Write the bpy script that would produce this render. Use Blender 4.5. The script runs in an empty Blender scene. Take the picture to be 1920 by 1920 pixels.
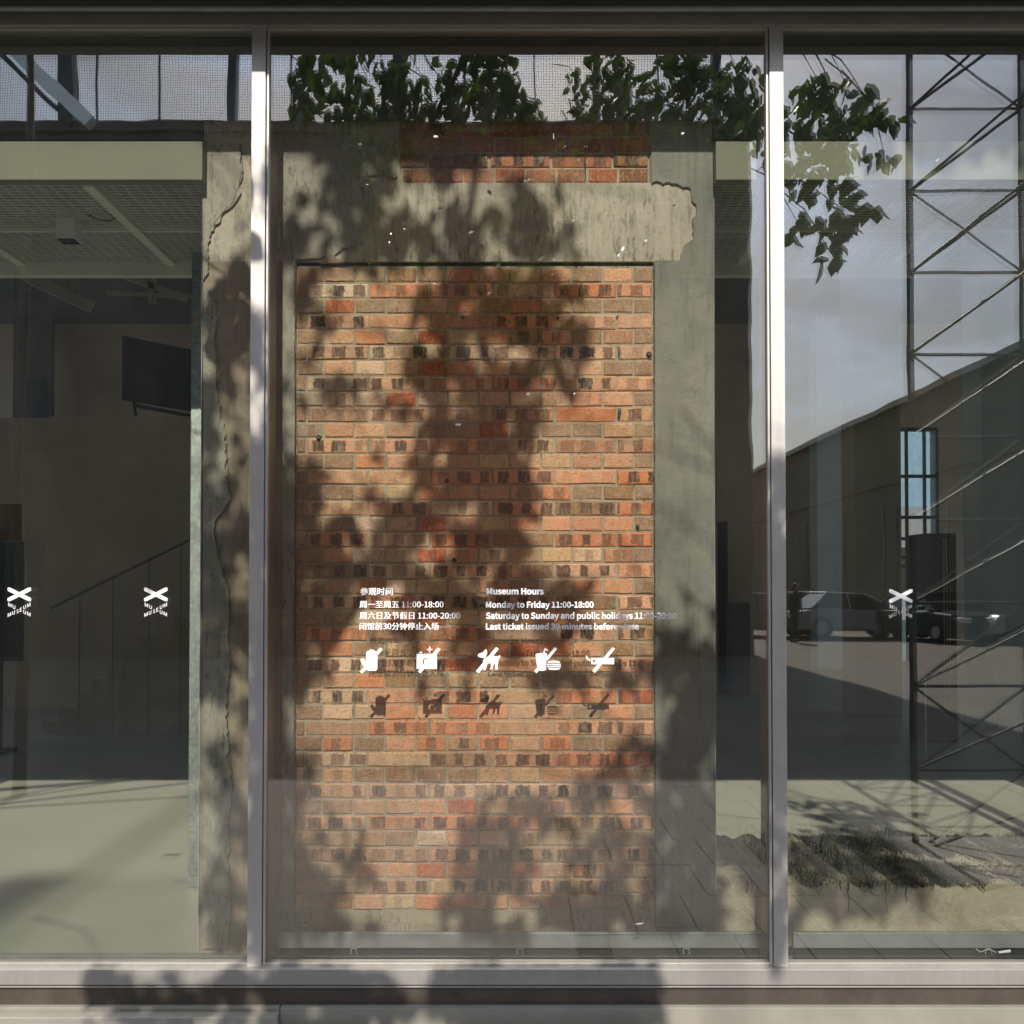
import bpy, bmesh, math, random
from mathutils import Vector, Matrix, Euler
random.seed(7)
R = math.radians
S = bpy.context.scene
COL = S.collection

# ------------------------------------------------------------------ camera, world, sun, exposure
EYE = 1.65; F = 1900.0; PITCH = R(1.15); SH = 102.0
cam_d = bpy.data.cameras.new('camera'); cam = bpy.data.objects.new('camera', cam_d); COL.objects.link(cam)
cam.location = (0, 0, EYE); cam.rotation_euler = (R(90) + PITCH, 0, 0)
cam_d.sensor_width = 36; cam_d.lens = F / 1920 * 36; cam_d.shift_y = SH / 1920
cam_d.clip_start = 0.05; cam_d.clip_end = 2000
S.camera = cam
TANE = 0.843; AX = 0.013
SUN_EL = math.atan(TANE)

W = bpy.data.worlds.new('World'); S.world = W; W.use_nodes = True
nt = W.node_tree; nt.nodes.clear()
def nn(t, **kw):
    n = nt.nodes.new(t)
    for k, v in kw.items(): setattr(n, k, v)
    return n
sky = nn('ShaderNodeTexSky'); sky.sky_type = 'NISHITA'; sky.sun_disc = False
sky.sun_elevation = SUN_EL; sky.sun_rotation = R(180.7)
sky.air_density = 1.2; sky.dust_density = 2.2; sky.ozone_density = 1.2
tc = nn('ShaderNodeTexCoord'); mp = nn('ShaderNodeMapping'); mp.inputs['Scale'].default_value = (1.0, 1.0, 2.6)
nz = nn('ShaderNodeTexNoise'); nz.inputs['Scale'].default_value = 3.2; nz.inputs['Detail'].default_value = 7
nz.inputs['Roughness'].default_value = 0.58; nz.inputs['Distortion'].default_value = 0.6
cr = nn('ShaderNodeValToRGB'); cr.color_ramp.elements[0].position = 0.42; cr.color_ramp.elements[1].position = 0.66
mixc = nn('ShaderNodeMixRGB'); mixc.inputs['Color2'].default_value = (14.0, 16.2, 20.2, 1)
bg = nn('ShaderNodeBackground'); bg.inputs['Strength'].default_value = 0.078
wo = nn('ShaderNodeOutputWorld')
L = nt.links.new
L(tc.outputs['Generated'], mp.inputs['Vector']); L(mp.outputs['Vector'], nz.inputs['Vector'])
L(nz.outputs['Fac'], cr.inputs['Fac'])
ml = nn('ShaderNodeMath', operation='MULTIPLY'); ml.inputs[1].default_value = 0.75
L(cr.outputs['Color'], ml.inputs[0]); L(ml.outputs[0], mixc.inputs['Fac'])
L(sky.outputs['Color'], mixc.inputs['Color1']); L(mixc.outputs['Color'], bg.inputs['Color']); L(bg.outputs['Background'], wo.inputs['Surface'])

sd = bpy.data.lights.new('sun', 'SUN'); sun = bpy.data.objects.new('sun', sd); COL.objects.link(sun)
sd.energy = 5.0; sd.angle = R(0.45); sd.color = (1.0, 0.93, 0.82)
SUNDIR = Vector((AX, 1, -TANE)).normalized()
sun.rotation_euler = SUNDIR.to_track_quat('-Z', 'Y').to_euler()
S.view_settings.view_transform = 'Standard'; S.view_settings.look = 'None'
S.view_settings.exposure = 0.48; S.view_settings.gamma = 1; S.view_settings.use_curve_mapping = False
S.cycles.transparent_max_bounces = 24; S.cycles.max_bounces = 10; S.cycles.diffuse_bounces = 5
S.cycles.glossy_bounces = 5; S.cycles.transmission_bounces = 8
S.cycles.sample_clamp_indirect = 6

# ------------------------------------------------------------------ photo measuring helpers
D = 3.85      # distance of the glass
WY = 4.07     # front of the old wall
FL = EYE - 1.456   # inner floor level
def ray(px, py):
    u = (px - 960) / F; v = (960 + SH - py) / F
    c, s = math.cos(PITCH), math.sin(PITCH)
    return Vector((u, c - v * s, s + v * c))
def P(px, py, y):
    d = ray(px, py); k = y / d.y
    return Vector((d.x * k, y, EYE + d.z * k))
def Z(py, y): return P(960, py, y).z
def X(px, y, py=960): return P(px, py, y).x
def V(px, py, zv):                       # a thing seen mirrored in the glass, at mirrored depth zv
    p = P(px, py, zv); return Vector((p.x, 2 * D - zv, p.z))

# ------------------------------------------------------------------ mesh helpers
class MB:
    def __init__(s): s.v = []; s.f = []
    def box(s, x0, y0, z0, x1, y1, z1):
        n = len(s.v)
        s.v += [(x, y, z) for z in (z0, z1) for y in (y0, y1) for x in (x0, x1)]
        s.f += [tuple(n + i for i in q) for q in ((0, 2, 3, 1), (4, 5, 7, 6), (0, 1, 5, 4), (2, 6, 7, 3), (0, 4, 6, 2), (1, 3, 7, 5))]
        return s
    def quad(s, a, b, c, d):
        n = len(s.v); s.v += [tuple(a), tuple(b), tuple(c), tuple(d)]; s.f.append((n, n + 1, n + 2, n + 3)); return s
    def bar(s, a, b, w, h=None, seg=4):
        return s.tube([a, b], [w / 2, w / 2], seg)
    def tube(s, pts, rad, seg=8, cap=True):
        pts = [Vector(p) for p in pts]; n0 = len(s.v)
        if not hasattr(rad, '__len__'): rad = [rad] * len(pts)
        for i, p in enumerate(pts):
            d = (pts[min(i + 1, len(pts) - 1)] - pts[max(i - 1, 0)])
            if d.length < 1e-9: d = Vector((0, 0, 1))
            d.normalize()
            up = Vector((0, 1, 0)) if abs(d.z) > 0.9 else Vector((0, 0, 1))
            a = d.cross(up).normalized(); b = d.cross(a).normalized()
            for k in range(seg):
                t = 2 * math.pi * (k + .5) / seg
                s.v.append(tuple(p + (a * math.cos(t) + b * math.sin(t)) * rad[i]))
        for i in range(len(pts) - 1):
            for k in range(seg):
                k2 = (k + 1) % seg; o = n0 + i * seg
                s.f.append((o + k, o + k2, o + seg + k2, o + seg + k))
        if cap:
            s.f.append(tuple(n0 + k for k in range(seg))[::-1])
            o = n0 + (len(pts) - 1) * seg
            s.f.append(tuple(o + k for k in range(seg)))
        return s
    def prism(s, outline, y0, y1):            # outline in x,z ; extruded along y
        n = len(s.v); m = len(outline)
        s.v += [(x, y0, z) for x, z in outline] + [(x, y1, z) for x, z in outline]
        s.f.append(tuple(range(n, n + m))); s.f.append(tuple(range(n + 2 * m - 1, n + m - 1, -1)))
        for i in range(m):
            j = (i + 1) % m; s.f.append((n + i, n + m + i, n + m + j, n + j))
        return s
    def mesh(s, name, smooth=False):
        me = bpy.data.meshes.new(name); me.from_pydata(s.v, [], s.f); me.update()
        bm = bmesh.new(); bm.from_mesh(me); bmesh.ops.recalc_face_normals(bm, faces=bm.faces); bm.to_mesh(me); bm.free()
        if smooth:
            for p in me.polygons: p.use_smooth = True
        return me
    def build(s, name, mat, parent=None, bevel=0, smooth=False):
        me = s.mesh(name, smooth); me.materials.append(mat)
        o = bpy.data.objects.new(name, me); COL.objects.link(o)
        if parent is not None: put(o, parent)
        if bevel:
            b = o.modifiers.new('bevel', 'BEVEL'); b.width = bevel; b.segments = 2; b.limit_method = 'ANGLE'
        return o
def put(o, parent):
    o.parent = parent
    o.matrix_parent_inverse = Matrix.Translation(parent.location).inverted() if parent.parent is None and parent.type == 'EMPTY' else Matrix.Identity(4)
def tag(o, label=None, cat=None, group=None, kind=None):
    if label: o['label'] = label
    if cat: o['category'] = cat
    if group: o['group'] = group
    if kind: o['kind'] = kind
    return o
def thing(name, loc, label, cat, group=None):
    o = bpy.data.objects.new(name, None); COL.objects.link(o); o.location = loc; o.empty_display_size = .1
    bpy.context.view_layer.update()
    return tag(o, label, cat, group)
def box(name, mat, parent, x0, y0, z0, x1, y1, z1, bevel=0):
    return MB().box(x0, y0, z0, x1, y1, z1).build(name, mat, parent, bevel)

# ------------------------------------------------------------------ materials
class M:
    def __init__(s, name):
        s.m = bpy.data.materials.new(name); s.m.use_nodes = True
        s.t = s.m.node_tree; s.b = s.t.nodes['Principled BSDF']; s.out = s.t.nodes['Material Output']
    def n(s, t, **kw):
        n = s.t.nodes.new(t)
        for k, v in kw.items(): setattr(n, k, v)
        return n
    def l(s, a, b): s.t.links.new(a, b)
    def coord(s, scale=(1, 1, 1), kind='Object'):
        c = s.n('ShaderNodeTexCoord'); m = s.n('ShaderNodeMapping'); m.inputs['Scale'].default_value = scale
        s.l(c.outputs[kind], m.inputs['Vector']); return m.outputs['Vector']
    def geo(s, scale=(1, 1, 1), loc=(0, 0, 0)):
        c = s.n('ShaderNodeNewGeometry'); m = s.n('ShaderNodeMapping'); m.inputs['Scale'].default_value = scale
        m.inputs['Location'].default_value = loc
        s.l(c.outputs['Position'], m.inputs['Vector']); return m.outputs['Vector']
    def noise(s, vec, scale, detail=6, rough=.6, dist=0):
        n = s.n('ShaderNodeTexNoise'); s.l(vec, n.inputs['Vector'])
        n.inputs['Scale'].default_value = scale; n.inputs['Detail'].default_value = detail
        n.inputs['Roughness'].default_value = rough; n.inputs['Distortion'].default_value = dist
        return n.outputs['Fac']
    def ramp(s, fac, stops):
        r = s.n('ShaderNodeValToRGB'); e = r.color_ramp.elements
        while len(e) < len(stops): e.new(.5)
        for i, (p, c) in enumerate(stops):
            e[i].position = p; e[i].color = (c[0], c[1], c[2], 1) if hasattr(c, '__len__') else (c, c, c, 1)
        s.l(fac, r.inputs['Fac']); return r.outputs['Color']
    def mix(s, fac, a, b, mode='MIX'):
        m = s.n('ShaderNodeMixRGB', blend_type=mode)
        for inp, v in (('Fac', fac), ('Color1', a), ('Color2', b)):
            if isinstance(v, (int, float)): m.inputs[inp].default_value = v if inp == 'Fac' else (v, v, v, 1)
            elif isinstance(v, tuple): m.inputs[inp].default_value = (*v, 1)
            else: s.l(v, m.inputs[inp])
        return m.outputs['Color']
    def math(s, op, a, b=None):
        m = s.n('ShaderNodeMath', operation=op)
        for i, v in enumerate((a, b)):
            if v is None: continue
            if isinstance(v, (int, float)): m.inputs[i].default_value = v
            else: s.l(v, m.inputs[i])
        return m.outputs[0]
    def bump(s, h, strength=.3, dist=.01):
        b = s.n('ShaderNodeBump'); b.inputs['Strength'].default_value = strength; b.inputs['Distance'].default_value = dist
        s.l(h, b.inputs['Height']); s.l(b.outputs['Normal'], s.b.inputs['Normal'])
    def col(s, c):
        if isinstance(c, tuple): s.b.inputs['Base Color'].default_value = (*c, 1)
        else: s.l(c, s.b.inputs['Base Color'])
    def set(s, rough=.6, metal=0, spec=.5):
        s.b.inputs['Roughness'].default_value = rough; s.b.inputs['Metallic'].default_value = metal
        s.b.inputs['Specular IOR Level'].default_value = spec; return s.m

def plain(name, c, rough=.6, metal=0, var=.15, scale=4, bump=.0, spec=.5):
    m = M(name); v = m.geo()
    f = m.noise(v, scale, 6)
    lo = tuple(x * (1 - var) for x in c); hi = tuple(min(1, x * (1 + var)) for x in c)
    m.col(m.ramp(f, [(.3, lo), (.7, hi)]))
    if bump: m.bump(m.noise(v, scale * 12, 4), bump, .004)
    return m.set(rough, metal, spec)

MAT = {}
# brushed anodised aluminium of the window
def alu(name, c, rough=.42):
    m = M(name); f = m.noise(m.geo((6, 6, .6)), 9, 5); g = m.ramp(m.noise(m.geo((1, 1, 1)), 5.0, 9, .72), [(.42, 0), (.7, 1)])
    m.col(m.mix(m.math('MULTIPLY', g, .35), m.ramp(f, [(.3, tuple(x * .9 for x in c)), (.7, c)]), tuple(x * .6 for x in c)))
    m.bump(m.noise(m.geo(), 160, 3, .6), .08, .001)
    return m.set(rough, .35)
MAT['alu'] = alu('anodised_aluminium', (.62, .59, .57))
MAT['alu_sill'] = alu('shaded_sill_metal', (.40, .375, .345), .5)  # darker copy of the aluminium, shade on the sill put into the colour
MAT['alu_dark'] = plain('aged_bronze_metal', (.085, .07, .055), .55, .15, .25, 9, .1)
MAT['alu_head'] = plain('head_frame_metal', (.34, .32, .28), .5, .2, .12, 5)
MAT['gasket'] = plain('black_gasket', (.02, .02, .022), .7)
MAT['fin'] = plain('inner_fin_paint', (.30, .26, .21), .5, .1, .1, 5)
MAT['galv'] = plain('galvanised_steel', (.42, .47, .45), .32, .75, .3, 45, .5)
MAT['steel_rail'] = plain('grey_steel_channel', (.33, .35, .36), .4, .4, .15, 8)
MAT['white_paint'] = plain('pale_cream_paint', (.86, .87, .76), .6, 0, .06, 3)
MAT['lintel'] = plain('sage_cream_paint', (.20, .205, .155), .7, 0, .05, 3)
MAT['black'] = plain('black_plastic', (.012, .012, .015), .6, 0, .15, 4, 0, .2)
MAT['navy'] = plain('screen_navy', (.004, .007, .018), .7, 0, .1, 4, 0, .15)
MAT['vinyl'] = plain('white_vinyl', (.86, .86, .90), .6, 0, .02)
MAT['vinyl_grey'] = plain('silver_vinyl', (.5, .5, .54), .6, 0, .02)
MAT['steel_dark'] = plain('dark_painted_steel', (.045, .05, .055), .4, .2, .2, 10)
MAT['dropping'] = plain('dried_white_splash', (.82, .82, .82), .8)
MAT['plinth'] = plain('pale_stone_plinth', (.28, .262, .22), .75, 0, .12, 6, .2)
MAT['hallwall'] = plain('hall_wall_plaster', (.66, .53, .38), .85, 0, .12, 1.2)
MAT['halldark'] = plain('hall_dark_panel', (.13, .14, .13), .8, 0, .2, 1.5)
MAT['column'] = plain('hall_column_paint', (.80, .88, .84), .7, 0, .06, 2)
MAT['column2'] = plain('hall_column_ochre', (.50, .45, .33), .7, 0, .06, 2)
MAT['soffit'] = plain('soffit_board', (.11, .115, .10), .8, 0, .1, 3)
MAT['dull_pane'] = plain('dull_dark_pane', (.02, .02, .02), .7)
MAT['facade'] = plain('opposite_facade_render', (.075, .062, .048), .85, 0, .15, .5)
MAT['sidewall'] = plain('side_building_render', (.075, .062, .045), .85, 0, .15, .4)

# inner floor, polished screed
m = M('polished_screed_floor'); v = m.geo()
f = m.noise(v, 1.3, 7); f2 = m.noise(v, 14, 5)
c = m.ramp(f, [(.25, (.37, .372, .30)), (.75, (.43, .43, .35))])
m.col(m.mix(m.math('MULTIPLY', f2, .15), c, (.29, .29, .23)))
m.bump(f2, .05, .002); MAT['floor'] = m.set(.42, 0, .4)

# concrete skim (grey-green) and old concrete (pinkish, streaked)
def concrete(name, a, b, stain, streak=.3, spots=.5):
    m = M(name); v = m.geo()
    big = m.noise(v, 2.6, 8, .62, .4); fine = m.noise(v, 70, 4, .7); st = m.noise(m.geo((22, 22, 1.8)), 2.2, 5, .6)
    c = m.ramp(big, [(.28, a), (.72, b)])
    c = m.mix(m.math('MULTIPLY', m.ramp(st, [(.5, 0), (.72, 1)]), streak), c, stain)
    c = m.mix(m.math('MULTIPLY', m.ramp(m.noise(v, 9, 7, .7, 1.0), [(.55, 0), (.68, 1)]), .35), c, stain)
    c = m.mix(m.math('MULTIPLY', m.ramp(fine, [(.60, 0), (.75, 1)]), spots), c, tuple(x * .45 for x in stain))
    if spots > .6:
        sp_ = m.ramp(m.noise(m.geo((75, 75, 20)), 1.0, 5, .7, .3), [(.53, 0), (.60, 1)])
        c = m.mix(m.math('MULTIPLY', m.math('MULTIPLY', sp_, m.ramp(m.noise(v, 4.5, 6, .65), [(.42, .1), (.62, 1)])), .75), c, (.12, .10, .08))
    m.col(c); h = m.mix(.35, m.noise(v, 24, 7, .65), fine)
    m.bump(h, .8, .009); return m.set(.85, 0, .25)
MAT['skim'] = concrete('grey_green_cement_skim', (.19, .193, .17), (.335, .33, .29), (.13, .135, .12), .5, .5)
MAT['oldconc'] = concrete('old_pinkish_concrete', (.42, .375, .31), (.60, .54, .45), (.20, .18, .16), .5, .95)
MAT['paleconc'] = concrete('pale_worn_concrete', (.31, .295, .25), (.45, .43, .365), (.20, .19, .165), .4, .75)
MAT['brownconc'] = concrete('old_brown_concrete', (.29, .24, .18), (.42, .35, .27), (.16, .125, .09), .5, .5)
MAT['mortar'] = concrete('lime_mortar', (.38, .325, .24), (.52, .45, .34), (.24, .21, .155), .2, .7)
m = M('rough_plinth_plaster'); v = m.geo(); f = m.noise(v, 5, 9, .7, .8)
m.col(m.ramp(f, [(.3, (.30, .25, .175)), (.5, (.50, .44, .33)), (.75, (.64, .58, .45))])); m.bump(m.noise(v, 30, 8, .75), .9, .012)
MAT['plaster'] = m.set(.9, 0, .2)

# brick: object colour carries the tone, alpha the strength of the kiln-flash squares
m = M('hand_made_brick'); oi = m.n('ShaderNodeObjectInfo'); lc = m.n('ShaderNodeTexCoord')
rnd = oi.outputs['Random']
off = m.n('ShaderNodeCombineXYZ'); m.l(m.math('MULTIPLY', rnd, 37.0), off.inputs[0]); m.l(m.math('MULTIPLY', rnd, 11.0), off.inputs[2])
va = m.n('ShaderNodeVectorMath', operation='ADD'); m.l(lc.outputs['Object'], va.inputs[0]); m.l(off.outputs[0], va.inputs[1])
vec = va.outputs[0]
smp = m.n('ShaderNodeMapping'); smp.inputs['Scale'].default_value = (1, 1, .22); m.l(vec, smp.inputs['Vector'])
big = m.noise(vec, 16, 6, .6, .5); fine = m.noise(vec, 120, 5, .7); strk = m.noise(smp.outputs['Vector'], 110, 5, .65, .4)
base = m.mix(.22, oi.outputs['Color'], m.ramp(big, [(.3, .55), (.7, 1.0)]), 'MULTIPLY')
base = m.mix(m.math('MULTIPLY', m.ramp(big, [(.5, 0), (.75, 1)]), .4), base, (.74, .50, .30))
base = m.mix(m.math('MULTIPLY', m.ramp(strk, [(.50, 0), (.68, 1)]), .42), base, (.74, .50, .31))
base = m.mix(m.math('MULTIPLY', m.ramp(m.noise(vec, 55, 6, .8, 1.6), [(.51, 0), (.60, 1)]), .6), base, (.55, .16, .065))
base = m.mix(m.math('MULTIPLY', m.ramp(m.noise(vec, 75, 6, .8, 1.0), [(.55, 0), (.63, 1)]), .6), base, (.86, .66, .46))
base = m.mix(m.math('MULTIPLY', m.ramp(m.noise(vec, 26, 6, .7, .8), [(.54, 0), (.70, 1)]), .45), base, (.34, .18, .10))
base = m.mix(m.math('MULTIPLY', m.ramp(fine, [(.56, 0), (.64, 1)]), .5), base, (.20, .10, .06))
sx = m.n('ShaderNodeSeparateXYZ'); m.l(lc.outputs['Object'], sx.inputs[0])
wob = m.math('MULTIPLY', m.math('SUBTRACT', m.noise(vec, 38, 6, .7), .5), .034)
xx = m.math('ADD', m.math('ADD', sx.outputs[0], .415 + .0415), m.math('ADD', wob, m.math('MULTIPLY', m.math('SUBTRACT', rnd, .5), .02)))
cell = m.math('ABSOLUTE', m.math('SUBTRACT', m.math('MODULO', xx, .083), .0415))
cid0 = m.math('FRACT', m.math('MULTIPLY', m.math('ADD', m.math('FLOOR', m.math('DIVIDE', xx, .083)), m.math('MULTIPLY', rnd, 53)), 3.77))
ex = m.math('SUBTRACT', m.math('SUBTRACT', .032, m.math('MULTIPLY', cid0, .014)), cell); ez = m.math('SUBTRACT', .0245, m.math('ABSOLUTE', m.math('ADD', sx.outputs[2], wob)))
msk = m.ramp(m.math('MULTIPLY', m.math('MINIMUM', ex, ez), 140.0), [(.0, 0), (.55, 1)])
cellid = m.math('FRACT', m.math('MULTIPLY', m.math('ADD', m.math('FLOOR', m.math('DIVIDE', xx, .083)), m.math('MULTIPLY', rnd, 91)), 7.31))
msk = m.math('MULTIPLY', m.math('MULTIPLY', msk, m.ramp(cellid, [(.02, .3), (.14, 1)])), oi.outputs['Alpha'])
msk = m.math('MULTIPLY', msk, m.ramp(strk, [(.40, 1), (.72, .7)]))
sqc = m.mix(m.math('FRACT', m.math('MULTIPLY', cellid, 5.7)), (.05, .038, .034), (.22, .115, .075))
base = m.mix(msk, base, m.mix(m.ramp(strk, [(.5, 0), (.7, 1)]), sqc, (.33, .25, .20)))
gp = m.geo(); base = m.mix(m.math('MULTIPLY', m.ramp(m.noise(gp, 11, 8, .75, .8), [(.55, 0), (.66, 1)]), .5), base, (.56, .46, .34))
m.col(base); m.bump(m.mix(.5, fine, m.noise(vec, 40, 7, .75)), 1.0, .009); MAT['brick'] = m.set(.85, 0, .25)

# glass
def glass(name, tint, refl, curve=.0):
    m = M(name); m.t.nodes.remove(m.b)
    tr = m.n('ShaderNodeBsdfTransparent'); tr.inputs['Color'].default_value = (*tint, 1)
    gl = m.n('ShaderNodeBsdfGlossy'); gl.inputs['Roughness'].default_value = 0.0; gl.inputs['Color'].default_value = (1, 1, 1, 1)
    if curve:
        b = m.n('ShaderNodeBump'); b.inputs['Strength'].default_value = curve; b.inputs['Distance'].default_value = .002
        m.l(m.noise(m.geo((1, 1, .6)), 2.6, 2, .4), b.inputs['Height']); m.l(b.outputs['Normal'], gl.inputs['Normal'])
    lw = m.n('ShaderNodeLayerWeight'); lw.inputs['Blend'].default_value = .25
    fac = m.math('ADD', m.math('MULTIPLY', lw.outputs['Fresnel'], .6), refl)
    mx = m.n('ShaderNodeMixShader'); m.l(fac, mx.inputs[0]); m.l(tr.outputs[0], mx.inputs[1]); m.l(gl.outputs[0], mx.inputs[2])
    if refl > .1:
        du = m.n('ShaderNodeBsdfDiffuse'); du.inputs['Color'].default_value = (.75, .73, .68, 1)
        m2 = m.n('ShaderNodeMixShader'); n1 = m.noise(m.geo((2.5, 1, .8)), 1.6, 8, .7); n2 = m.noise(m.geo(), 60, 5, .7)
        m.l(m.math('ADD', m.math('MULTIPLY', m.ramp(n1, [(.4, 0), (.7, 1)]), .006), m.math('MULTIPLY', m.ramp(n2, [(.66, 0), (.72, 1)]), .03)), m2.inputs[0])
        m.l(mx.outputs[0], m2.inputs[1]); m.l(du.outputs[0], m2.inputs[2]); mx = m2
    m.l(mx.outputs[0], m.out.inputs['Surface']); return m.m
MAT['glass_outer'] = glass('coated_outer_glass', (.96, .97, .95), .215, .35)
MAT['glass_inner'] = glass('clear_inner_glass', (.955, .965, .945), .07, .5)
MAT['car_glass'] = plain('car_window_glass', (.01, .012, .014), .05, 0, .05, 4, 0, 1.0)

# wired glass of the far rooftop lights: wire grid over a pale veil
m = M('wired_glass'); m.t.nodes.remove(m.b)
g = m.n('ShaderNodeNewGeometry'); sp = m.n('ShaderNodeSeparateXYZ'); m.l(g.outputs['Position'], sp.inputs[0])
lx = m.math('LESS_THAN', m.math('FRACT', m.math('DIVIDE', m.math('ADD', sp.outputs[0], 100), .062)), .24)
lz = m.math('LESS_THAN', m.math('FRACT', m.math('DIVIDE', m.math('ADD', sp.outputs[2], 100), .062)), .24)
gr = m.math('MAXIMUM', lx, lz)
tr = m.n('ShaderNodeBsdfTransparent'); tr.inputs['Color'].default_value = (.96, .98, 1.0, 1)
df = m.n('ShaderNodeBsdfDiffuse'); df.inputs['Color'].default_value = (.08, .09, .10, 1)
mx = m.n('ShaderNodeMixShader'); m.l(m.math('MULTIPLY', gr, .6), mx.inputs[0]); m.l(tr.outputs[0], mx.inputs[1]); m.l(df.outputs[0], mx.inputs[2])
m.l(mx.outputs[0], m.out.inputs['Surface']); MAT['wired'] = m.m

# leaves
def leafmat(name, a, b):
    m = M(name); f = m.noise(m.geo(), 3, 4)
    m.col(m.ramp(f, [(.3, a), (.7, b)])); m.set(.5, 0, .3)
    t = m.n('ShaderNodeBsdfTranslucent'); t.inputs['Color'].default_value = (.12, .20, .03, 1)
    mx = m.n('ShaderNodeMixShader'); mx.inputs[0].default_value = .2
    m.l(m.b.outputs[0], mx.inputs[1]); m.l(t.outputs[0], mx.inputs[2]); m.l(mx.outputs[0], m.out.inputs['Surface']); return m.m
MAT['leaf'] = leafmat('broad_green_leaf', (.025, .05, .015), (.05, .09, .025))
MAT['drygrass'] = leafmat('dry_dark_grass', (.03, .028, .018), (.075, .068, .04))
m = M('tree_bark'); f = m.noise(m.geo((8, 8, 1.5)), 5, 8, .7); m.col(m.ramp(f, [(.3, (.035, .028, .02)), (.7, (.11, .09, .07))])); m.bump(f, .8, .02)
MAT['bark'] = m.set(.9)
m = M('paving_slab'); v = m.geo(); f = m.noise(v, 3, 8)
m.col(m.mix(m.math('MULTIPLY', m.noise(v, 40, 5), .3), m.ramp(f, [(.3, (.065, .058, .048)), (.7, (.098, .088, .073))]), (.05, .045, .038)))
MAT['paving'] = m.set(.8)
m = M('street_asphalt'); v = m.geo(); m.col(m.ramp(m.noise(v, .6, 9), [(.3, (.085, .072, .055)), (.7, (.125, .108, .085))])); MAT['street'] = m.set(.9)
m = M('bed_soil'); m.col((.06, .05, .035)); MAT['soil'] = m.set(.95)

# ------------------------------------------------------------------ ground
def rows_quad(name, mat, x0, y0, x1, y1, z, kind='structure'):
    o = MB().quad((x0, y0, z), (x1, y0, z), (x1, y1, z), (x0, y1, z)).build(name, mat); tag(o, kind=kind); return o
rows_quad('ground', MAT['street'], -300, -600, 300, 3.5, -.012)
o = tag(MB().box(-6, -3.2, -.06, 9, 3.45, -.006).build('pavement_bed', MAT['soil']), kind='structure')
tag(MB().box(-6, -3.2, -.03, .296, 3.44, 0.0).build('pavement', MAT['paving']), kind='structure')
slabs = MB(); rr = random.Random(3)
yy = -3.15
while yy < 3.4:
    x = .3 + (.15 if int(round(yy / .6)) % 2 else 0)
    while x < 9:
        dz = rr.uniform(-.0015, .0015)
        slabs.box(x + .003, yy + .003, -.03, x + .297, yy + .597, dz); x += .30
    yy += .60
tag(slabs.build('pavement', MAT['paving']), kind='structure')

# inner floor
o = MB().quad((-12, 3.9, FL), (14, 3.9, FL), (14, 26, FL), (-12, 26, FL)).build('floor', MAT['floor']); tag(o, kind='structure')

# ------------------------------------------------------------------ our facade: window wall
SOF = EYE + 2.215
fac = thing('facade', (0, D, 0), 'grey metal eave and solid ends that frame the shopfront window', 'facade')
box('soffit', MAT['soffit'], fac, -7, D - .265, SOF, 7, D + .24, SOF + .08)
box('fascia', MAT['alu_head'], fac, -7, D - .33, SOF - .002, 7, D - .266, SOF + .35)
box('upper_wall', MAT['alu_head'], fac, -7, D - .262, SOF + .085, 7, D + .24, SOF + 2.4)
box('end_wall', MAT['plinth'], fac, -12, D - .05, -.1, -3.82, D + .2, SOF - .003)
box('end_wall', MAT['plinth'], fac, 3.66, D - .05, -.1, 12, D + .2, SOF - .003)
MB().tube([(-5, D - .07, Z(14, D - .07)), (0.1, D - .068, Z(15, D - .07)), (5, D - .07, Z(13, D - .07))], .0125, 10).build('cable_conduit', MAT['steel_rail'], fac, smooth=True)

win = thing('shopfront_window', (0, D, FL), 'wide grey aluminium framed shopfront glazing in front of the brick wall', 'window')
zb = Z(1815, D); zt = Z(52, D)
MX = [X(484, D - .02), X(1452, D - .02, 800) + .004]
MX = [X(482, D - .02, 960), X(1459, D - .02, 960)]
ALLM = [MX[0], MX[1], MX[1] + 1.975]
# head and sill
box('head_rail', MAT['alu_head'], win, -3.8, D - .035, Z(48, D - .03), 3.64, D + .05, SOF - .004, .002)
box('head_bead', MAT['alu'], win, -3.8, D - .020, Z(55, D - .02), 3.64, D - .004, Z(48, D - .02) - .001, .001)
box('sill_rail', MAT['alu_sill'], win, -3.8, D - .055, Z(1846, D - .05), 3.64, D + .05, Z(1817, D - .05), .002)
box('sill_bead', MAT['alu_sill'], win, -3.8, D - .024, Z(1816, D - .03), 3.64, D - .004, Z(1807, D - .03), .0025)
box('sill_groove', MAT['alu_sill'], win, -3.8, D - .047, Z(1853, D - .05), 3.64, D + .04, Z(1849, D - .05), .001)
box('sill_groove', MAT['gasket'], win, -3.8, D - .040, Z(1849.3, D - .05), 3.64, D + .03, Z(1846, D - .05))
for i, x in enumerate(ALLM):
    hw = .0265
    mt, mb_ = Z(44, D), Z(1817, D - .05) + .0003
    mu = box('mullion', MAT['alu'], win, x - hw, D - .030, mb_, x + hw, D + .012, mt, .0015)
    # side cap strips and black gaskets
    sgn = 1 if x < 0 else -1
    box('cap_strip', MAT['alu'], mu, x + sgn * (hw + .0035), D - .022, mb_, x + sgn * (hw + .011), D - .003, mt - .01, .0008)
    box('gasket', MAT['gasket'], mu, x + sgn * (hw + .0002), D - .016, mb_, x + sgn * (hw + .0033), D - .002, mt - .01)
    box('gasket', MAT['gasket'], mu, x - sgn * (hw + .0002), D - .012, mb_, x - sgn * (hw + .003), D - .002, mt - .01)
    # inner fin behind the glass
    box('inner_fin', MAT['fin'], mu, x - hw, D + .022, mb_, x + hw, D + .165, Z(60, D) , .002)
edges = [-3.8] + ALLM + [3.64]
PANES = []
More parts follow.
